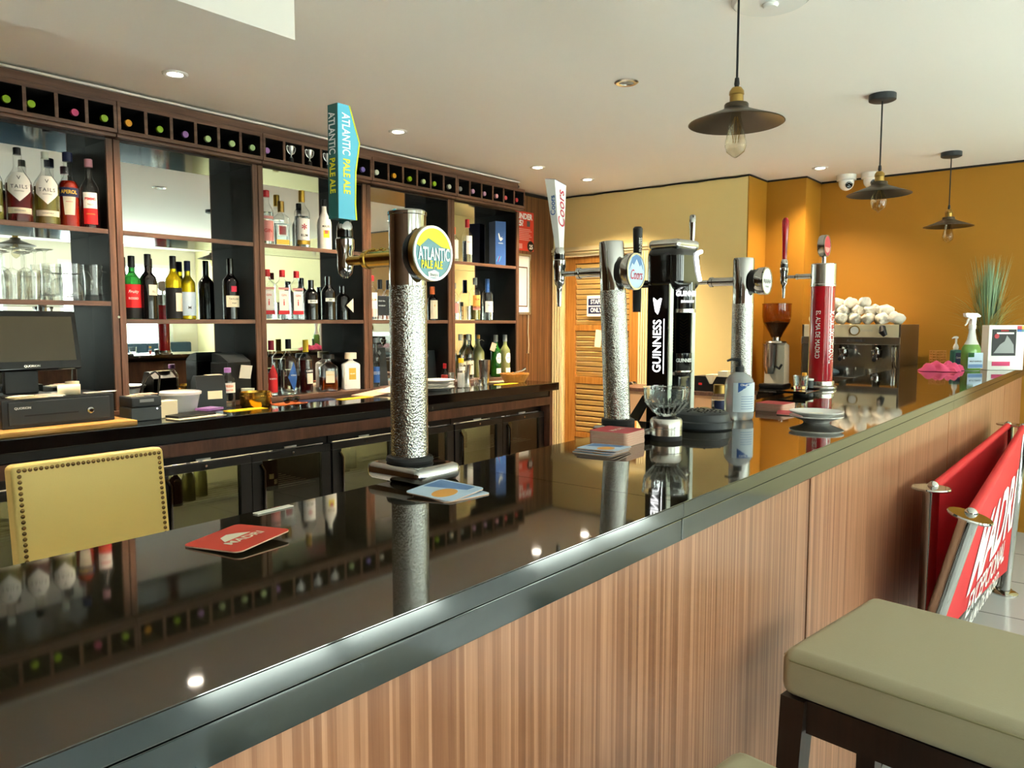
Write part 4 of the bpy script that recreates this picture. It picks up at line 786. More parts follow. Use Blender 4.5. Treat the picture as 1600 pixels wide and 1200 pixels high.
for M_ in (TR(-.006, .1566, 0), TR(-.0268, .172, 0) @ RZ(-PI / 2)):
    text('ATLANTIC', .026, 'ink_white', h_, M_ @ TR(0, 0, .630), turn=-PI / 2, sx=.62, bold=.02); text('PALE ALE', .022, 'ink_yellow', h_, M_ @ TR(0, 0, .553), turn=-PI / 2, sx=.72, bold=.03)
# --- lager font with pale blue badge, leaning slightly
tc_ = thing('beer_font', 'chrome beer font with pale blue lager badge and white handle', 'beer font', (1.672, 1.006, T0)); tilt = RX(math.radians(-3))
G().box(-.075, .075, -.115, .03, .0, .026, .008, 3).out('base_plate', 'chrome', tc_)
G().lathe([(0, .026), (.042, .026), (.042, .036), (.036, .039), (0, .039)], 28).out('base_ring', 'rubber', tc_)
G().lathe([(0, .036), (.0335, .036), (.0325, .36), (0, .36)], 36, tilt).out('dewy_sleeve', 'dew_chrome', tc_)
G().lathe([(0, .36), (.0318, .36), (.031, .476), (.0295, .482), (0, .483)], 36, tilt).out('column_top', 'chrome', tc_)
cy = .0215
G().lathe([(0, 0), (.034, 0), (.036, .008), (.036, .02), (0, .022)], 28, TR(0, cy - .026, .405) @ FACE_Y).out('badge_mount', 'plastic_black', tc_)
b, fy = badge(tc_, 0, cy - .046, .405, .0455, .02, 'steel', 'sky_card', 'steel')
G().prism([(-.034, .408), (-.02, .425), (-.012, .421), (.002, .436), (.018, .418), (.024, .424), (.036, .408), (.02, .44), (-.0, .446), (-.02, .438)], fy + .0004, fy + .001, 'XZ').out('mountain_patch', 'blue_card', b, smooth=None)
text('Coors', .034, 'ink_red', b, TR(-.001, fy - .0003, .396), sx=.66, shear=.3, bold=.004)
arm(tc_, cy + .028, .176, .407, 'chrome', .0125, .0065)
faucet(tc_, .184, .407, .085, .066, 'chrome', 1.05)
def taper(t, m, y, z0, z1, wb, db, wt, dt, lean=0, slant=0):
    g = G(); V = [g.bm.verts.new(p) for p in ((-wb, y - db, z0), (wb, y - db, z0), (wb, y + db, z0), (-wb, y + db, z0))]
    W = [g.bm.verts.new(p) for p in ((-wt, y - dt + lean, z1 - slant * .4), (wt, y - dt + lean, z1 - slant), (wt, y + dt + lean, z1 - slant * .6), (-wt, y + dt + lean, z1))]
    for k in range(4): g.bm.faces.new((V[k], V[(k + 1) % 4], W[(k + 1) % 4], W[k]))
    g.bm.faces.new(V[::-1]); g.bm.faces.new(W); return g.out('handle', m, t, smooth=None)
h_ = taper(tc_, 'white_gloss', .184, .472, .655, .009, .007, .026, .016, .014, .014)
G().poly([(-.026, .1815, .6505), (.026, .1815, .6415), (.026, .213, .647), (-.026, .213, .6555)]).out('blue_cap', 'blue_card', h_, smooth=None)
text('Coors', .040, 'ink_red', h_, TR(.001, .1785, .575) @ RX(math.radians(-1.6)), turn=PI / 2, shear=.3, sx=.95, bold=.006); text('Coors', .022, 'ink_blue', h_, TR(-.0206, .1915, .585) @ RY(math.radians(-5.5)) @ RZ(-PI / 2), turn=PI / 2, sx=.9)
# --- stout font: black arch with lit lettering
tg_ = thing('stout_font', 'black illuminated stout font with white harp and lettering', 'beer font', (1.958, .990, T0), -.12)
for s_ in (-1, 1):
    lg = G().box(s_ * .055 - .008, s_ * .055 + .008, -.012, .058, 0, .385, .004).out('leg', 'gloss_black', tg_)
    G().box(s_ * .055 - .0085, s_ * .055 + .0085, -.018, -.0125, 0, .39, .002).out('leg_trim', 'cap_ivory', lg)  # ivory colour paints the cream reflection of a silver edge
    if s_ < 0:
        Ml = TR(-.0635, 0.022, 0) @ RZ(-PI / 2)
        text('GUINNESS', .038, 'glow_white', lg, Ml @ TR(0, -.0003, .215), turn=PI / 2, sx=.82, bold=.012)
        G().box(-.0235, -.022, -.0012, -.0002, .14, .29).xf(Ml @ TR(.044, 0, 0)).out('underline', 'glow_white', lg, smooth=None)
        G().prism([(-.014, .318), (-.015, .312), (-.008, .280), (.0, .272), (.004, .280), (.013, .315), (.008, .316), (-.002, .309)], -.0012, -.0002, 'XZ').xf(Ml @ TR(0, 0, .03)).out('harp_mark', 'glow_white', lg, smooth=None)
hd = G().box(-.066, .062, -.042, .070, .365, .490, .030, 5).out('head', 'gloss_black', tg_)
G().box(-.058, .054, -.036, .064, .480, .506, .012, 4).out('head_cap', 'steel', hd)
G().tube([(.046, -.0425, .475), (.026, -.0435, .47), (.020, -.0435, .46), (.030, -.043, .42), (.042, -.0425, .395)], .006, 8).out('harp_light', 'glow_white', hd)
nb = G().lathe([(0, .27), (.036, .27), (.037, .275), (.037, .345), (0, .345)], 28, TR(.01, -.005, .045)).out('nozzle_block', 'gloss_black', tg_)
G().lathe([(0, .262), (.040, .262), (.040, .272), (0, .272)], 28, TR(.01, -.005, .045)).out('nozzle_ring', 'steel', nb)
text('GUINNESS', .019, 'glow_white', nb, TR(.01, -.005, .358) @ RZ(-.45), bend=.0378, sx=.8, bold=.03); text('DRAUGHT', .009, 'glow_white', nb, TR(.01, -.005, .337) @ RZ(-.45), bend=.0378)
bp_ = G().box(-.01, .032, .035, .05, .03, .32).out('back_panel', 'gloss_black', tg_, smooth=None)
for q in range(14):
    z_ = .180 + q * .0085; G().prism([(-.009, z_), (.011, z_ - .008), (.031, z_), (.031, z_ + .0015), (.011, z_ - .0065), (-.009, z_ + .0015)], .0335, .035, 'XZ').out('chevron', 'antique_brass', bp_, smooth=None)
G().lathe([(0, 0), (.005, 0), (.005, .003), (0, .003)], 12, TR(.011, .034, .305) @ FACE_Y).out('bolt', 'chrome', bp_)
lb_ = G().lathe([(0, .105), (.030, .105), (.034, .112), (.034, .16), (0, .16)], 24, TR(.012, .0, .035)).out('glass_rest', 'gloss_black', tg_)
G().lathe([(0, .098), (.028, .098), (.036, .108), (.036, .112), (0, .112)], 24, TR(.012, .0, .035)).out('rest_ring', 'steel', lb_)
text('GUINNESS', .014, 'ink_white', lb_, TR(.012, 0, .175) @ RZ(-.5), bend=.0348, sx=.8, bold=.03)
G().box(-.018, .042, -.02, .045, .0, .133, .008).out('lower_body', 'gloss_black', tg_)
G().cyl((-.0, .05, .39), (-.0, .140, .39), .011).out('tap_arm', 'gloss_black', tg_)
G().lathe([(0, .40), (.012, .40), (.013, .46), (.011, .53), (.0135, .60), (.014, .64), (.010, .645), (0, .63)], 20, TR(0, .140, -.09)).out('handle', 'plastic_black', tg_)
text('GUINNESS', .016, 'ink_white', tg_, TR(0, .140, .495) @ RZ(-.2), bend=.0142, turn=PI / 2, sx=.75)
for s_, q in ((-1, 0), (1, .05)):
    G().prism([(.045 - q, .075), (.072 - q, .075), (.125 - q, .0), (.09 - q, .0)], -.06 + .6 * q, -.048 + .6 * q, 'YZ').out('foot_strut', 'plastic_black', tg_, smooth=None)
dt = thing('drip_tray', 'round two-tier black drip tray under the stout font', 'drip tray', (1.902, .888, T0)); dt.scale = (.92, .92, 1)
G().lathe([(0, 0), (.082, 0), (.087, .004), (.087, .02), (.083, .023), (.083, .026), (.078, .04), (.068, .046), (0, .046)], 48).out('tray', 'plastic_dark', dt)
g = G()
for q in range(8):
    for p in range(5): a = 2 * PI * q / 8 + p * .15; g.lathe([(0, .0455), (.0035, .0455), (.003, .0478), (0, .0478)], 6, TR((.02 + .011 * p) * math.cos(a), (.02 + .011 * p) * math.sin(a), 0))
tag(g.out('grip_dots', 'rubber', dt), kind='stuff')
# --- lager font with white badge
tp = thing('beer_font', 'plain chrome beer font with white badge beside the stout font', 'beer font', (2.395, .982, T0))
G().lathe([(0, 0), (.045, 0), (.045, .006), (.038, .012), (0, .012)], 32).out('base_ring', 'chrome', tp)
G().lathe([(0, .012), (.0335, .012), (.0335, .34), (0, .34)], 36).out('dewy_sleeve', 'dew_chrome', tp)
G().lathe([(0, .34), (.033, .34), (.033, .478), (.031, .485), (0, .486)], 36).out('column_top', 'chrome', tp)
G().lathe([(0, 0), (.036, 0), (.038, .01), (.038, .02), (0, .02)], 28, TR(0, -.028, .41) @ FACE_Y).out('badge_mount', 'plastic_black', tp)
b, fy = badge(tp, 0, -.048, .41, .0435, .026, 'chrome', 'white_label', 'chrome')
text('PRAVHA', .020, 'grey_ink', b, TR(0, fy, .408), sx=.8); text('PILSNER', .008, 'grey_ink', b, TR(0, fy, .392))
arm(tp, .031, .168, .412, 'chrome', .014, .007); faucet(tp, .18, .412, .09, .066, 'chrome', 1.05)
G().lathe([(0, .478), (.006, .478), (.008, .50), (.008, .56), (.011, .61), (.0105, .632), (.007, .637), (0, .638)], 20, TR(0, .18, 0)).out('handle', 'chrome', tp)
# --- red font
tm_ = thing('beer_font', 'glossy red beer font with steel collar and round badge on top', 'beer font', (3.342, 1.024, T0))
G().lathe([(0, 0), (.066, 0), (.068, .005), (.068, .011), (.056, .018), (.056, .034), (0, .034)], 40).out('base_ring', 'steel', tm_)
G().lathe([(0, .034), (.049, .034), (.049, .43), (0, .43)], 44).out('red_column', 'red_gloss', tm_)
G().lathe([(0, .43), (.052, .43), (.052, .438), (.0505, .44), (.0505, .522), (.048, .525), (0, .525)], 44).out('collar', 'steel', tm_)
text('EL ALMA DE MADRID', .027, 'ink_white', tm_, RZ(math.radians(-92)) @ TR(0, 0, .23), bend=.0496, turn=-PI / 2, sx=.78, bold=.0)
G().box(-.0008, .0008, -.0503, -.0493, .11, .36).xf(RZ(math.radians(-62))).out('pinstripe', 'red_label', tm_, smooth=None)
text('MADRI EXCEPCIONAL', .040, 'ink_white', tm_, RZ(math.radians(-20)) @ TR(0, 0, .22), bend=.0496, turn=-PI / 2, sx=.55, bold=.02)
G().cyl((0, 0, .525), (0, 0, .56), .009).out('badge_stem', 'steel', tm_)
b, fy = badge(tm_, 0, .016, .598, .046, .026, 'steel', 'mat_red', 'steel')
G().prism([(.03 * math.cos(a), .592 + .022 * math.sin(a)) for a in [math.radians(q) for q in range(180, 361, 20)]], fy + .0002, fy + .0008, 'XZ').out('pale_patch', 'pink_label', b, smooth=None)
arm(tm_, .048, .155, .475, 'steel', .011, .007); faucet(tm_, .165, .475, .09, .075, 'chrome', 1.15)
G().lathe([(0, .55), (.010, .55), (.011, .60), (.0145, .68), (.015, .715), (.008, .728), (0, .725)], 20, TR(0, .165, 0)).out('handle', 'red_gloss', tm_)

# ------------------------------------------------------------------ small things on the bar
def beermat(lb, x, y, z, rz, m, sz=.047, group=None, lift=0.0):
    t = thing('beer_mat', lb, 'beer mat', (x, y, z), rz, group); n = 6
    P = []
    for cx_, cy_, a in ((1, 1, 0), (-1, 1, 90), (-1, -1, 180), (1, -1, 270)):
        for q in range(n): an = math.radians(a + 90 * q / (n - 1)); P.append((cx_ * (sz - .009) + .009 * math.cos(an), cy_ * (sz - .009) + .009 * math.sin(an)))
    G().prism(P, 0, .0014).out('card', 'card_edge', t, None, (0, 0, 0), None)
    f = G().prism(P, .0015, .0018).out('printed_face', m, t, smooth=None)
    return t, f
t, f = beermat('red beer mat with cream emblem lying curled on the bar by the chair', .680, 1.128 - .26, T0 + .004, 0, 'coral_card')
t.location = (.530, .880, T0 + .004); t.rotation_euler = (math.radians(-2), math.radians(-3), .25)
Mt = RX(-PI / 2) @ TR(0, 0, 0); flat = lambda dx, dy, rz=0: TR(dx, dy, .0021) @ RZ(rz) @ RX(-PI / 2)
text('MADRI', .019, 'cream_label', f, flat(0, -.012, -.05), sx=1.0, bold=.02)
G().prism([(-.022, .0), (-.012, .018), (.002, .022), (.012, .014), (.022, .0)], .0019, .0022).out('emblem', 'cream_label', f, smooth=None)
def photo_mat(lb, x, y, z, rz, tilt=(0, 0), group=None):
    t, f = beermat(lb, x, y, z, rz, 'sky_card', .047, group)
    t.rotation_euler = (math.radians(tilt[0]), math.radians(tilt[1]), rz)
    G().ell((-.014, -.010, .0019), (.026, .018, .0004), 20, 4).out('orange_shape', 'mat_orange', f)
    G().prism([(-.005, .042), (.042, .042), (.042, -.03), (.02, -.03)], .0019, .0021).out('blue_shape', 'blue_card', f, smooth=None)
    return t
photo_mat('blue and orange beer mat on top by the pale ale font base', .895, .864, T0 + .0052, .1, (3, -3), 'loose blue beer mats')
t = photo_mat('blue beer mat underneath by the pale ale font base', .902, .858, T0 + .0005, -.15, (1, 0), 'loose blue beer mats')
for q in range(3): photo_mat(['bottom mat of the small blue beer mat stack', 'middle mat of the small blue beer mat stack', 'top mat of the small blue beer mat stack'][q], 1.405 + .004 * q, .888 - .002 * q, T0 + .0002 + .0038 * q, .05 + .05 * q, (0, .8 * q), 'stacked blue beer mats')
for q in range(12):
    t, f = beermat('red beer mat, %s from the bottom of the stack before the lager font' % ['first', 'second', 'third', 'fourth', 'fifth', 'sixth', 'seventh', 'eighth', 'ninth', 'tenth', 'eleventh', 'topmost twelfth'][q], 1.535 + .001 * math.sin(q), .925, T0 + .0002 + .0026 * q, .06 + .015 * math.sin(q * 3), 'mat_red', .049, 'stacked red beer mats')
    t.children[0].scale = (1, 1, 1.7); f.location.z = .0009
    if q == 11: text('MADRI', .02, 'cream_label', f, flat(0, 0, 0))
for q in range(9):
    t, f = beermat('red beer mat, %s from the bottom of the stack behind the sanitiser' % ['first', 'second', 'third', 'fourth', 'fifth', 'sixth', 'seventh', 'eighth', 'topmost ninth'][q], 2.44 + .002 * math.sin(q * 2), .885, T0 + .0002 + .0026 * q, -.1 + .02 * math.sin(q), 'mat_red', .047, 'red beer mats by the sanitiser')
    t.children[0].scale = (1, 1, 1.7); f.location.z = .0009
tag(G().box(-.032, .032, -.006, .006, 0, .0012).out('white_card', 'white_paper', None, (.655, .988, T0 + .0003), (0, 0, .05), None), 'white card lying at the rear edge of the bar', 'card')
t, f = beermat('single red beer mat lying between sanitiser and saucer', 2.36, .80, T0 + .002, .3, 'mat_red'); t.rotation_euler = (.03, -.03, .3)
rm = thing('glass_rimmer', 'faceted clear glass bowl on a brushed steel foot', 'bowl', (1.655, .862, T0))
G().lathe([(0, 0), (.038, 0), (.038, .012), (0, .012)], 40).out('rubber_foot', 'rubber', rm)
G().lathe([(0, .012), (.0385, .012), (.0385, .028), (.0375, .029), (.0385, .030), (.0385, .046), (.0345, .052), (0, .052)], 44).out('steel_foot', 'steel', rm)
G().lathe([(0, .052), (.026, .052), (.022, .058), (.030, .068), (.0515, .093), (.0535, .097), (.055, .122), (.0565, .123), (.0565, .126), (.052, .126), (.050, .099), (.047, .093), (.024, .072), (0, .068)], 40, cap=False).out('glass_bowl', 'solid_glass', rm)
for q in range(20): a = 2 * PI * q / 20; G().tube([(.029 * math.cos(a), .029 * math.sin(a), .066), (.0515 * math.cos(a), .0515 * math.sin(a), .0925)], .0022, 6).out('flute', 'cloudy_glass', rm)
sn = thing('hand_sanitiser', 'clear pump bottle of hand sanitiser with blue and white label', 'bottle', (2.145, .884, T0), -.55)
G().lathe([(0, 0), (.036, 0), (.040, .004), (.0415, .012), (.0415, .098), (.038, .115), (.028, .128), (.016, .135), (.012, .137), (0, .137)], 36).out('bottle', 'liquid_gel', sn)
G().patch(.0419, .024, .108, 1.05, 18).out('label', 'label_ice', sn)
G().wrap(.0422, [(-.03, .080), (.014, .108), (-.03, .108)]).out('blue_flash', 'blue_label', sn)
text('Clinell', .008, 'ink_white', sn, TR(0, 0, .102), bend=.0428, at=(-.014, 0))
for q in range(6): G().patch(.0423, .068 - q * .007, .0692 - q * .007, .5).out('text_line', 'blue_card', sn)
G().lathe([(0, .137), (.0125, .137), (.0125, .152), (.008, .154), (.005, .156), (.005, .170), (0, .17)], 20).out('pump', 'plastic_black', sn)
G().tube([(.0, 0, .168), (-.004, .004, .172), (-.022, .01, .173), (-.034, .014, .169)], [.006, .006, .004, .003], 8).out('spout', 'plastic_black', sn)
for q, (z_, lb) in enumerate([(0, 'lower white saucer on the bar edge'), (.012, 'upper white saucer with a paper sachet on it')]):
    tag(G().lathe([(0, 0), (.034, 0), (.039, .006), (.072, .018), (.0725, .021), (.039, .010), (0, .008)], 40, cap=False).out('saucer', 'white_gloss', None, (2.205, .682, T0 + z_)), lb, 'saucer', 'saucers on the bar')
tag(G().box(-.025, .025, -.018, .018, 0, .003).out('sugar_sachet', 'cream_label', None, (2.205, .682, T0 + .022), (0, 0, .4), None), 'cream paper sachet lying in the upper saucer', 'sachet')
vb = bottle('flavour_bottle', 'small violet-labelled bottle with gold cap behind the drip tray', 2.29, 1.01, T0, .085, .024, 'clear_glass', 'liquid_clear', .4, .40, .80, .014, 'antique_brass', .028, .018, [dict(z0=.004, z1=.036, w=.07, m='navy_label')], group='small bottles on the bar')
sl = thing('salt_dish', 'small black dish with green garnish behind the drip tray', 'dish', (2.14, .99, T0))
G().lathe([(0, 0), (.018, 0), (.028, .022), (.0255, .022), (.016, .004), (0, .004)], 20).out('dish', 'gloss_black', sl); G().ell((0, 0, .020), (.022, .022, .008), 12, 6).out('garnish', 'martini_pale', sl)
ty = thing('serving_tray', 'thin black serving tray at the rear of the bar', 'tray', (3.05, 1.005, T0 + .012), .05)
G().box(-.14, .06, -.055, .055, 0, .004, .002).box(-.14, -.136, -.055, .055, .004, .009).box(.056, .06, -.055, .055, .004, .009).out('tray', 'gloss_black', ty)
G().lathe([(0, -.012), (.03, -.012), (.03, 0), (0, 0)], 20).out('foot', 'rubber', ty)
gt = thing('cut_glass_tumbler', 'clear cut tumbler on the black tray beside the red font', 'glass', (3.07, 1.015, T0 + .0165))
G().lathe([(0, 0), (.024, 0), (.026, .01), (.031, .055), (.029, .055), (.023, .014), (0, .012)], 16, cap=False).out('tumbler', 'solid_glass', gt)
ob = bottle('juice_bottle', 'tiny orange juice bottle behind the red font', 3.205, 1.045, T0, .075, .013, 'clear_glass', 'liquid_orange', .55, .55, .75, .008, 'cap_amber', .016, .010, group='small bottles on the bar')
pt_ = thing('sugar_pot', 'small black and white pot half hidden by the red font', 'pot', (3.262, 1.045, T0)); G().lathe([(0, 0), (.018, 0), (.02, .03), (.018, .04), (0, .04)], 16).out('pot', 'plastic_dark', pt_); G().lathe([(0, .04), (.02, .04), (.02, .047), (0, .05)], 16).out('lid', 'white_gloss', pt_)
# far end of the bar
ck = thing('pink_cloth', 'crumpled bright pink cleaning cloth at the far end of the bar', 'cloth', (5.05, .865, T0))
g = G(); nx, ny = 26, 18; grid = []
for a in range(nx + 1):
    row = []
    for b_ in range(ny + 1):
        x_ = -.13 + .26 * a / nx; y_ = -.10 + .20 * b_ / ny; ed = max(0, 1 - (x_ / .13) ** 4) * max(0, 1 - (y_ / .10) ** 4)
        z_ = .002 + ed ** .5 * (.030 + .012 * math.sin(x_ * 55 + y_ * 30) + .010 * math.sin(y_ * 90 - x_ * 40) + .007 * math.sin(x_ * 130 + 1))
        row.append(g.bm.verts.new((x_ + .01 * math.sin(y_ * 70), y_ + .01 * math.sin(x_ * 60), max(.001, z_))))
    grid.append(row)
for a in range(nx):
    for b_ in range(ny): g.bm.faces.new((grid[a][b_], grid[a + 1][b_], grid[a + 1][b_ + 1], grid[a][b_ + 1]))
g.out('cloth', 'cloth_pink', ck, smooth=80)
wc = thing('wicker_holder', 'small gold wire holder behind the pink cloth', 'holder', (5.45, .955, T0)); g = G()
for q in range(7): g.tube([(.045 * math.cos(a), .045 * math.sin(a), .006 + q * .016) for a in [2 * PI * k / 20 for k in range(21)]], .003, 5)
for q in range(12): a = 2 * PI * q / 12; g.tube([(.045 * math.cos(a), .045 * math.sin(a), .0), (.045 * math.cos(a), .045 * math.sin(a), .105)], .003, 5)
g.out('wire_body', 'wicker', wc)
sp = thing('soap_dispenser', 'green and clear hand soap pump bottle with white pump', 'bottle', (5.52, .868, T0), -.5)
G().box(-.033, .033, -.02, .02, 0, .11, .012, 3).out('bottle', 'soap_teal', sp); G().box(-.025, .025, -.0212, -.0203, .02, .09).out('label', 'navy_label', sp, smooth=None); text('Carex', .018, 'ink_white', sp, TR(0, -.022, .06))
G().lathe([(0, .11), (.014, .11), (.017, .125), (.012, .14), (.006, .15), (.006, .18), (0, .18)], 18).out('collar', 'white_gloss', sp); G().tube([(.012, 0, .185), (0, 0, .187), (-.02, 0, .187), (-.036, 0, .18)], [.008, .009, .006, .004], 8).out('pump', 'white_gloss', sp)
sb = thing('spray_bottle', 'clear spray bottle half full of green cleaner with white trigger', 'bottle', (5.18, .735, T0), -.75)
prf = [(.9, 0), (1, .006), (1, .10), (.95, .13), (.72, .155), (.5, .18), (.36, .22), (.33, .245)]
g = G(); 
def loft(g, prf, rx, ry, n=24):
    rings = [[g.bm.verts.new((rx * k_ * math.cos(2 * PI * q / n), ry * (k_ if k_ < .8 else k_) * math.sin(2 * PI * q / n), z_)) for q in range(n)] for k_, z_ in prf]
    for A, B in zip(rings, rings[1:]):
        for q in range(n): g.bm.faces.new((A[q], A[(q + 1) % n], B[(q + 1) % n], B[q]))
    g.bm.faces.new(rings[0][::-1]); g.bm.faces.new(rings[-1]); return g
loft(g, prf, .058, .036).out('bottle', 'frost', sb)
loft(G(), [(.96, .002), (1.02, .008), (1.02, .10), (.97, .13), (.75, .152)], .058, .036).out('green_fill', 'soap_green', sb)
G().box(-.048, .048, -.0375, -.0362, .015, .105).out('label', 'sky_card', sb, smooth=None); G().box(-.048, -.01, -.0385, -.0376, .08, .105).out('green_patch', 'martini_green', sb, smooth=None); G().box(-.045, .045, -.0385, -.0376, .018, .038).out('blue_patch', 'blue_card', sb, smooth=None)
text('MULTI SURFACE', .0105, 'ink_black', sb, TR(0, -.039, .055), bold=.03)
G().lathe([(0, .243), (.020, .243), (.020, .265), (.016, .27), (0, .27)], 20).out('collar', 'white_gloss', sb)
G().prism([(-.05, .315), (-.055, .333), (-.045, .336), (.02, .334), (.045, .318), (.04, .312), (.016, .31), (.014, .268), (-.014, .268), (-.012, .30)], -.012, .012, 'XZ').out('spray_head', 'white_gloss', sb)
G().tube([(-.018, 0, .308), (-.03, 0, .295), (-.036, 0, .275), (-.048, 0, .262)], [.006, .006, .005, .004], 8).out('trigger', 'white_gloss', sb)
lf = thing('leaflet_stand', 'white leaflet stand with black and white picture and pink slips', 'leaflet stand', (5.37, .60, T0), -.90)
G().box(-.105, .105, -.03, .04, 0, .265, .003).out('box', 'white_gloss', lf)
G().box(-.085, .055, -.0325, -.0305, .085, .24).out('picture', 'ink_black', lf, smooth=None)
G().prism([(-.075, .10), (.045, .10), (.04, .15), (.02, .18), (.0, .205), (-.012, .17), (-.04, .15)], -.034, -.0327, 'XZ').out('figure_shape', 'cap_silver', lf, smooth=None)
text('*****', .022, 'red_label', lf, TR(-.015, -.0345, .228)); G().lathe([(0, 0), (.014, 0), (.014, .002), (0, .002)], 20, TR(-.06, -.033, .20) @ FACE_Y).out('red_dot', 'mat_red', lf)
G().box(-.06, .04, -.034, -.0327, .212, .222).out('title_bar', 'ink_white', lf, smooth=None)
G().box(-.08, .025, -.0325, -.0305, .025, .05).out('pink_slip', 'cloth_pink', lf, smooth=None)
for dx, dz, m_ in ((.06, .24, 'mat_red'), (.085, .24, 'cap_amber'), (.085, .225, 'teal'), (.06, .225, 'ink_blue')): G().box(dx, dx + .025, -.0325, -.0305, dz, dz + .02).out('logo_square', m_, lf, smooth=None)
gp = thing('grass_plant', 'artificial grass plant with tall green blades behind the leaflet stand', 'plant', (5.60, .715, T0))
G().lathe([(0, 0), (.06, 0), (.075, .13), (.07, .13), (.056, .02), (0, .02)], 24).out('pot', 'plastic_black', gp)
rnd = random.Random(3)
def blades(n, spread, h0, h1, m_, nm):
    g = G()
    for q in range(n):
        a = rnd.uniform(0, 2 * PI); rr = rnd.uniform(0, .05); sp_ = rnd.uniform(*spread); h = rnd.uniform(h0, h1); w_ = rnd.uniform(.0022, .0042); dx, dy = math.cos(a), math.sin(a)
        px_, py_ = -dy * w_, dx * w_; prev = None
        for k in range(6):
            t_ = k / 5; o_ = rr + sp_ * t_ ** 1.8; z_ = .12 + h * (t_ if sp_ < .1 else (1.25 * t_ - .55 * t_ ** 2.2)); f_ = (1 - t_ ** 2) + .05
            o_ = min(o_, .35 / dx if dx > .01 else 9.0)
            L_ = g.bm.verts.new((o_ * dx - px_ * f_, o_ * dy - py_ * f_, z_)); R2 = g.bm.verts.new((o_ * dx + px_ * f_, o_ * dy + py_ * f_, z_))
            if prev: g.bm.faces.new((prev[0], prev[1], R2, L_))
            prev = (L_, R2)
    return tag(g.out(nm, m_, gp, smooth=None), kind='stuff')
blades(260, (.0, .10), .40, .58, 'leaf', 'blades'); blades(150, (.08, .34), .16, .50, 'leaf_dry', 'dry_blades')

# ------------------------------------------------------------------ coffee corner behind the bar
cc = thing('coffee_counter', 'low dark counter carrying the coffee machine and grinder', 'counter', (0, 0, 0))
G().box(5.02, 5.975, 1.03, 1.865, .88, .92, .003).box(5.02, 5.645, 1.865, 2.15, .88, .92, .003).out('worktop', 'back_stone', cc)
G().box(5.06, 5.97, 1.05, 1.86, 0, .88).box(5.06, 5.64, 1.86, 2.14, 0, .88).out('cabinet', 'walnut_dark', cc, smooth=None)
sc = thing('side_cabinet', 'cream low cabinet below the yellow wall holding the napkin box', 'cabinet', (4.72, 1.95, 0))
mat('salmon', 'd8ac84', 0.5)
G().box(0, .298, 0, .9, 0, .90).out('body', 'salmon', sc, smooth=None); G().box(-.012, .30, -.01, .91, .90, .925, .003).out('top', 'walnut_edge', sc)
for k in range(3): G().box(-.012, 0, .01 + .3 * k, .295 + .3 * k, .06, .88, .003).out('door', 'salmon', sc)
nb_ = thing('napkin_dispenser', 'black napkin dispenser with cream napkins on the cream cabinet', 'napkin holder', (4.82, 2.16, .9255))
G().prism([(-.115, 0), (.115, 0), (.115, .10), (.04, .10), (.012, .05), (-.012, .05), (-.04, .10), (-.115, .10)], -.06, .06, 'YZ').out('holder', 'plastic_black', nb_, smooth=None)
G().box(-.05, .05, -.105, -.045, .02, .135).out('napkins', 'napkin', nb_, smooth=None); G().box(-.05, .05, -.015, .04, .05, .11).out('napkins', 'napkin', nb_, smooth=None)
G().box(-.062, -.0605, .06, .085, .04, .055).out('red_mark', 'red_label', nb_, smooth=None)
tag(G().box(-.03, .03, -.02, .02, 0, .17).out('menu_card', 'leaf_dry', None, (4.84, 2.02, .9255), None, None), 'olive menu card standing beside the napkin dispenser', 'card')
cm = thing('espresso_machine', 'two-group stainless espresso machine by the orange wall', 'coffee machine', (5.36, 1.0, .9205))
for fx_ in (.05, .47):
    for fy_ in (.22, .70): G().cyl((fx_, fy_, 0), (fx_, fy_, .051), .018).out('foot', 'plastic_black', cm)
CW0, CW1 = .165, .76
mat('machine_front_lit', 'f6e8c4', 0.3, 0.2); mat('machine_side', '6b5a48', 0.35, 0.6)  # warm pale front colour stands in for lamp light on the steel
G().box(.0, .52, CW0, CW1, .05, .10, .004).out('drip_base', 'steel', cm)
G().box(.17, .52, CW0 + .02, CW1 - .02, .10, .32).out('back_body', 'steel', cm, smooth=None)
for y0, y1 in ((CW0 - .012, CW0), (CW1, CW1 + .012)): G().box(-.0, .53, y0, y1, .05, .448, .003).out('side_panel', 'machine_side', cm)
G().box(.0, .52, CW0, CW1, .36, .447, .003).out('head', 'machine_front_lit', cm)
G().box(-.012, .0, CW0 - .012, CW1 + .012, .315, .365, .003).out('control_strip', 'steel', cm); text('FUTURMAT', .022, 'grey_ink', cm, TR(-.013, .42, .34) @ RZ(-PI / 2), shear=.2); text('Rimini', .03, 'cream_label', cm, TR(-.0008, .36, .41) @ RZ(-PI / 2), shear=.2)
G().lathe([(0, 0), (.033, 0), (.034, .008), (.028, .010), (0, .010)], 24, TR(0, .43, .407) @ RY(-PI / 2)).out('gauge', 'antique_brass', cm); G().lathe([(0, .0105), (.026, .0105), (.026, .0115), (0, .0115)], 24, TR(0, .43, .407) @ RY(-PI / 2)).out('gauge_face', 'white_label', cm)
G().tube([(.0, .255, .43), (-.03, .255, .425), (-.045, .25, .40), (-.04, .235, .375)], [.012, .02, .024, .014], 12).out('steam_knob', 'plastic_black', cm)
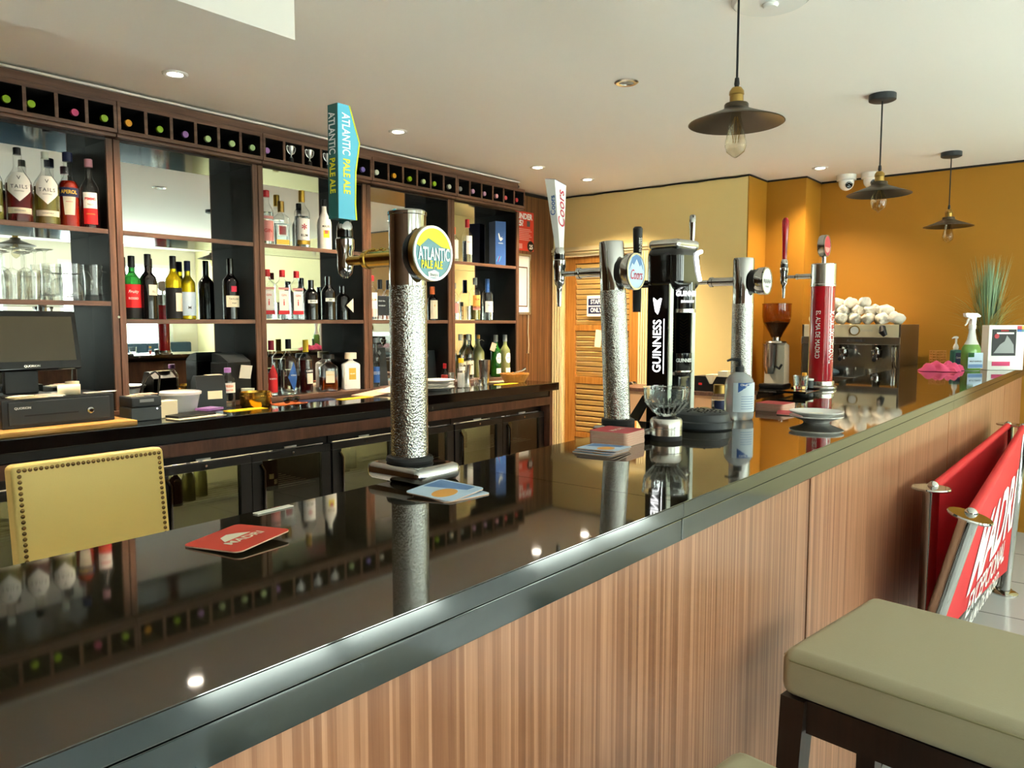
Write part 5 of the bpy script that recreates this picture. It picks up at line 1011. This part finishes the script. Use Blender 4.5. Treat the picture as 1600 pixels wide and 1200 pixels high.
for y_ in (.52, .31):
    gh = G().lathe([(0, .255), (.035, .255), (.035, .28), (.028, .285), (.022, .325), (0, .325)], 24, TR(.08, y_, 0)).out('group_head', 'chrome', cm)
    G().lathe([(0, .23), (.028, .23), (.034, .25), (.034, .256), (0, .256)], 24, TR(.08, y_, 0)).out('filter_basket', 'chrome', gh); G().tube([(.05, y_, .245), (-.02, y_ - .01, .235), (-.07, y_ - .02, .22)], [.008, .010, .013], 10).out('filter_handle', 'plastic_black', gh)
    G().lathe([(0, .215), (.012, .215), (.012, .23), (0, .23)], 12, TR(.08, y_, 0)).out('spout', 'chrome', gh)
for y_ in (.20, .185): G().tube([(.03, y_, .31), (-.01, y_ - .005, .30), (-.018, y_ - .008, .20), (-.012, y_ - .01, .12)], .005, 8).out('steam_pipe', 'chrome', cm)
for y_, lb in ((.47, 'small glass standing under the first coffee spout'), (.33, 'small glass standing under the second coffee spout')):
    tag(G().lathe([(0, 0), (.03, 0), (.036, .055), (.034, .055), (.028, .006), (0, .006)], 20, cap=False).out('coffee_glass', 'clear_glass', None, (5.40, 1.0 + y_, .9205 + .1003)), lb, 'glass', 'glasses under the coffee machine')
tag(G().ell((0, 0, .025), (.05, .07, .028), 14, 8).out('grey_cloth', 'cloth_grey', None, (5.40, 1.60, .9205 + .1003)), 'folded grey-blue cloth on the coffee machine drip tray', 'cloth')
rl = [(0, .71, 0), (0, .625, 0), (.0, .54, 0), (0, .455, 0), (0, .37, 0), (0, .285, 0), (0, .20, 0), (.1, .66, 0), (.1, .50, 0), (.1, .33, 0), (.03, .62, 1), (.03, .535, 1), (.03, .45, 1), (.04, .36, 1), (.04, .275, 1), (.05, .58, 2), (.05, .495, 2), (.05, .41, 2)]
CLN = [('tight', 'fat', 'loose', 'flat', 'slim', 'long')[k % 6] for k in range(18)]
for q, (dx, dy, lv) in enumerate(rl):
    g = G().lathe([(0, -.05), (.016, -.054), (.030, -.047), (.037, -.02), (.035, .0), (.038, .02), (.031, .046), (.018, .054), (.010, .048), (0, .044)], 18, RY(PI / 2))
    for v in g.bm.verts:
        n_ = .10 * math.sin(v.co.x * 90 + v.co.z * 60 + q * 1.3) + .08 * math.sin(v.co.y * 130 + q * 2.1); v.co = v.co * (1 + n_)
    t = tag(g.out('rolled_cloth', 'cloth_white', None, (5.42 + dx, 1.0 + dy - .005, .9205 + .448 + .040 + lv * .05), (rnd.uniform(-.5, .5), rnd.uniform(-.25, .25), rnd.uniform(-.7, .7)), 70), 'rolled white cloth in the heap on top of the coffee machine', 'cloth', 'rolled cloths heaped on the coffee machine')
gr = thing('coffee_grinder', 'coffee grinder with smoky bean hopper beside the orange pillar', 'coffee grinder', (5.40, 1.965, .9205))
G().box(-.09, .09, -.085, .085, 0, .03, .008).out('base', 'plastic_black', gr); G().prism([(-.02, .03), (.085, .03), (.07, .30), (.0, .32), (-.02, .30)], -.07, .07, 'XZ').out('motor_body', 'cream_label', gr)
G().lathe([(0, .10), (.03, .10), (.05, .16), (.052, .30), (.055, .31), (0, .32)], 24, TR(-.05, .02, 0)).out('dosing_chamber', 'steel', gr); G().lathe([(0, .318), (.075, .318), (.07, .33), (.03, .335), (.03, .36), (0, .36)], 24, TR(0, 0, 0)).out('hopper_collar', 'steel', gr)
G().tube([(-.06, -.03, .15), (-.09, -.06, .14), (-.10, -.08, .17)], .008, 8).out('lever', 'plastic_black', gr)
hp = G().lathe([(.035, .355), (.045, .38), (.09, .46), (.098, .50), (.098, .585)], 28, cap=False).out('hopper', 'smoke_glass', gr); G().lathe([(0, .36), (.034, .36), (.043, .385), (.085, .46), (.0, .475)], 24).out('coffee_beans', 'beans', gr); G().lathe([(0, .585), (.101, .585), (.101, .592), (.05, .598), (0, .598)], 28).out('hopper_lid', 'smoke_glass', gr)

# ------------------------------------------------------------------ lamps and ceiling fittings
def downlight(x, y, lb, lit=True, power=22):
    t = thing('downlight', lb, 'ceiling light', (x, y, ZC), 0, 'recessed ceiling spotlights')
    G().lathe([(.030, -.001), (.052, -.001), (.052, -.004), (.045, -.008), (.032, -.006), (.030, -.001)], 32, cap=False).out('bezel', 'white_gloss' if lit else 'steel', t)
    G().lathe([(0, -.0012), (.031, -.0012), (.028, -.0035), (0, -.005)], 24).out('lamp_face', 'lamp_glow' if lit else 'cap_silver', t)
    if lit:
        l = bpy.data.lights.new('spot', 'SPOT'); l.energy = power; l.color = (1.0, .80, .55); l.spot_size = math.radians(125); l.spot_blend = .9; l.shadow_soft_size = .03
        o = bpy.data.objects.new('downlight_beam', l); C.objects.link(o); o.parent = t; o.location = (0, 0, -.012)
for x, y, lb, on, pw in ((.43, 3.18, 'lit recessed spotlight beyond the frame edge above the till', True, 75), (1.687, 3.178, 'lit recessed spotlight by the corner of the white soffit', True, 75), (2.941, 3.176, 'lit recessed spotlight above the gin bay', True, 75), (4.192, 3.168, 'lit recessed spotlight above the end of the wine racks', True, 75),
        (4.771, 3.15, 'lit recessed spotlight above the louvred door', True, 120), (5.407, 1.70, 'lit recessed spotlight above the coffee machine', True, 55), (2.975, 1.766, 'unlit silver recessed spotlight in the middle of the ceiling', False, 0)):
    downlight(x, y, lb, on, pw)
def pendant(x, y, lb, bulb='long'):
    t = thing('pendant_lamp', lb, 'pendant lamp', (x, y, ZC), 0, 'pendant lamps over the bar')
    G().lathe([(0, 0), (.058, 0), (.058, -.026), (.05, -.03), (0, -.03)], 36).out('ceiling_rose', 'plastic_dark', t)
    G().cyl((0, 0, -.03), (0, 0, -.33), .0035, n=8).out('cord', 'plastic_black', t)
    G().lathe([(0, -.315), (.006, -.318), (.008, -.335), (.005, -.348), (0, -.348)], 14).out('cord_grip', 'plastic_black', t)
    G().lathe([(0, -.345), (.014, -.346), (.021, -.356), (.022, -.366), (.020, -.368), (.020, -.398), (0, -.398)], 24).out('lamp_holder', 'antique_brass', t)
    s_ = G().lathe([(.033, -.392), (.035, -.395), (.035, -.406), (.045, -.412), (.09, -.430), (.138, -.448), (.1395, -.450), (.137, -.451), (.09, -.434), (.045, -.416), (.03, -.408), (.03, -.394)], 48, cap=False).out('shade', 'bronze_shade', t)
    b = G().lathe([(.012, -.40), (.014, -.43), (.030, -.50), (.0315, -.515), (.026, -.532), (.010, -.545), (.003, -.549), (0, -.5495)] if bulb == 'long' else [(.012, -.40), (.014, -.43), (.032, -.46), (.036, -.485), (.028, -.512), (.008, -.525), (.003, -.533), (0, -.534)], 24, cap=False).out('bulb', 'bulb_glass', t)
    g = G()
    for q in range(6): a = 2 * PI * q / 6; g.tube([(.004 * math.cos(a), .004 * math.sin(a), -.43), (.014 * math.cos(a), .014 * math.sin(a), -.46), (.008 * math.cos(a + .5), .008 * math.sin(a + .5), -.505)], .0007, 4)
    g.out('filament', 'antique_brass', b)
pendant(2.24, .953, 'dark saucer-shaded pendant lamp nearest the camera over the bar'); pendant(3.875, .950, 'dark saucer-shaded pendant lamp in the middle over the bar', 'round'); pendant(5.43, .925, 'dark saucer-shaded pendant lamp farthest along the bar')
sd = thing('ceiling_speaker', 'round white ceiling disc fitting with a central boss above the first pendant', 'ceiling fitting', (2.52, .965, ZC))
G().lathe([(0, 0), (.122, 0), (.122, -.006), (.112, -.014), (0, -.016)], 48).out('disc', 'white_gloss', sd); G().lathe([(0, -.014), (.024, -.014), (.026, -.02), (.02, -.027), (0, -.028)], 28).out('boss', 'white_gloss', sd)
for x, y, lb in ((5.80, 1.64, 'white dome security camera beside the orange pillar'), (5.82, 1.48, 'white dome security camera half behind the middle pendant')):
    t = thing('dome_camera', lb, 'camera', (x, y, ZC), -.9, 'ceiling security cameras')
    G().lathe([(0, 0), (.066, 0), (.066, -.035), (.058, -.04), (0, -.04)], 32).out('housing', 'white_gloss', t); G().ell((0, 0, -.05), (.052, .052, .058), 24, 14).out('ball', 'white_gloss', t)
    G().lathe([(0, 0), (.024, 0), (.024, .012), (.018, .014), (0, .006)], 24, TR(-.0, -.040, -.072) @ RX(math.radians(115))).out('lens', 'gloss_black', t)

# ------------------------------------------------------------------ bar stools
def stool(x, y, rz, lb):
    t = thing('bar_stool', lb, 'bar stool', (x, y, 0), rz, 'olive leather bar stools')
    s_ = G().box(-.20, .20, -.20, .20, .715, .80, .022, 4).out('seat', 'leather_olive', t)
    g = G(); P = [(.199, .18), (.18, .199), (-.18, .199), (-.199, .18), (-.199, -.18), (-.18, -.199), (.18, -.199), (.199, -.18), (.199, .18)]
    g.tube([(a, b, .783) for a, b in P], .0022, 6).out('seam', 'seam', s_)
    for sx in (-1, 1):
        for sy in (-1, 1):
            g = G(); a = .175; V = []
            for z_, o_, w_ in ((0, .025, .015), (.714, 0, .022)):
                for dx, dy in ((-1, -1), (1, -1), (1, 1), (-1, 1)): V.append(g.bm.verts.new((sx * (a + o_) + dx * w_, sy * (a + o_) + dy * w_, z_)))
            for k in range(4): g.bm.faces.new((V[k], V[(k + 1) % 4], V[4 + (k + 1) % 4], V[4 + k]))
            g.bm.faces.new(V[3::-1]); g.bm.faces.new(V[4:]); g.out('leg', 'dark_leg', t, smooth=None)
    for s2 in (-1, 1):
        G().box(-.153, .153, s2 * .175 - .012, s2 * .175 + .012, .655, .714).out('rail', 'dark_leg', t, smooth=None); G().box(s2 * .175 - .012, s2 * .175 + .012, -.153, .153, .655, .714).out('rail', 'dark_leg', t, smooth=None)
        G().box(-.17, .17, s2 * .187 - .01, s2 * .187 + .01, .28, .31).out('foot_rest', 'dark_leg', t, smooth=None)
    return t
stool(1.508, .24, math.radians(-7.7), 'olive leather bar stool with dark legs in the lower right corner')
stool(.765, .229, math.radians(-7.7), 'olive leather bar stool whose seat corner shows at the bottom edge')

# ------------------------------------------------------------------ red cafe barriers
def barrier(lb, A, B, zt, tiltA, tiltB, texty):
    t = thing('cafe_barrier', lb, 'barrier', (0, 0, 0), 0, 'red canvas barriers')
    A = Vector((A[0], A[1], 0)); B = Vector((B[0], B[1], 0)); d = (B - A).normalized()
    tops = [Vector((A.x, A.y, zt)), Vector((B.x, B.y, zt))]; feet = [Vector((A.x, A.y + tiltA * zt, .012)), Vector((B.x, B.y + tiltB * zt, .012))]
    for p, q, c_, rb in ((tops[0], feet[0], 1, .075 if not texty else .027), (tops[1], feet[1], 0, .06)):
        po_ = G().cyl(q, p, .024, n=20).out('post', 'chrome', t)
        ax = (p - q).normalized(); M_ = Matrix.Translation(p) @ ax.to_track_quat('Z', 'Y').to_matrix().to_4x4()
        G().lathe([(0, 0), (.054, 0), (.056, .004), (.054, .008), (0, .008)], 32, M_).out('post_cap', 'chrome', po_)
        G().lathe([(0, 0), (rb, 0), (rb, .006), (rb * .8, .014), (0, .018)], 40, TR(q.x, q.y, 0)).out('base', 'chrome', po_)
        G().ell(tuple(p + d * (.03 if c_ else -.03) + Vector((0, 0, .006))), (.017, .017, .017), 14, 8).out('clip', 'chrome', po_)
    u = [tops[0] + d * .04 + Vector((0, 0, .0)), tops[1] - d * .04]
    G().cyl(u[0], u[1], .015, n=16).out('top_rail', 'canvas_red', t)
    # canvas: ruled surface between the two leaning posts
    g = G(); n = 12; G1 = []
    e = [(feet[0] - tops[0]), (feet[1] - tops[1])]; f0 = lambda s_: (zt - (.40 - .28 * s_)) / zt
    for off in (-.0015, .0015):
        R1 = []
        for k in range(n + 1):
            s_ = k / n; a = u[0].lerp(u[1], s_); dn = e[0].lerp(e[1], s_) * f0(s_); R1.append([g.bm.verts.new(a + dn * (j / 6) + Vector((0, off, 0))) for j in range(7)])
        for k in range(n):
            for j in range(6): g.bm.faces.new((R1[k][j], R1[k + 1][j], R1[k + 1][j + 1], R1[k][j + 1]))
    cv = g.out('canvas', 'canvas_red', t, smooth=60)
    def onto(s_, size, along, down, **kw):
        v, f = text_mesh(s_, size, kw.get('bold', .02), kw.get('sx', 1), 0, 1)
        Ln = (u[1] - u[0]).length; co = []
        for x_, y_ in v:
            al = (along + x_) / Ln; dw = (down - y_); a = u[0].lerp(u[1], al); dn = e[0].lerp(e[1], al).normalized(); co.append(a + dn * dw + Vector((0, -.0045, 0)))
        me = bpy.data.meshes.new('lettering'); me.from_pydata([tuple(c) for c in co], [], f); me.update(); put('lettering', me, 'ink_white', cv)
    if texty:
        onto('MADRI', .40, 1.45, .36, sx=1.1, bold=.03); onto('EXCEPCIONAL', .15, 1.42, .57, sx=1.0); onto('EL ALMA DE MADRID', .09, 1.4, .68)
    return t
barrier('red canvas barrier with chrome posts standing close to the bar front', (2.66, .468), (4.60, .472), .86, 0, 0, False)
barrier('red canvas barrier with white lettering leaning out behind the bar stool', (2.335, .317), (4.56, .405), .86, .24, .05, True)

# ------------------------------------------------------------------ booth seating under the windows (seen in the mirrors)
for a, b, lb in ((.2, 2.8, 'dark blue banquette under the windows facing the till'), (3.2, 5.8, 'dark blue banquette under the windows facing the coffee machine')):
    t = thing('banquette', lb, 'bench', (a, -3.18, 0), 0, 'blue banquettes under the windows')
    G().box(0, b - a, 0, .62, .08, .36).out('base', 'dark_leg', t, smooth=None)
    n = 4; w_ = (b - a) / n
    for k in range(n):
        G().box(k * w_ + .004, (k + 1) * w_ - .004, .14, .64, .36, .47, .02, 3).out('seat_cushion', 'booth_blue', t)
        G().box(k * w_ + .004, (k + 1) * w_ - .004, .01, .14, .40, 1.10, .02, 3).out('back_cushion', 'booth_blue', t)
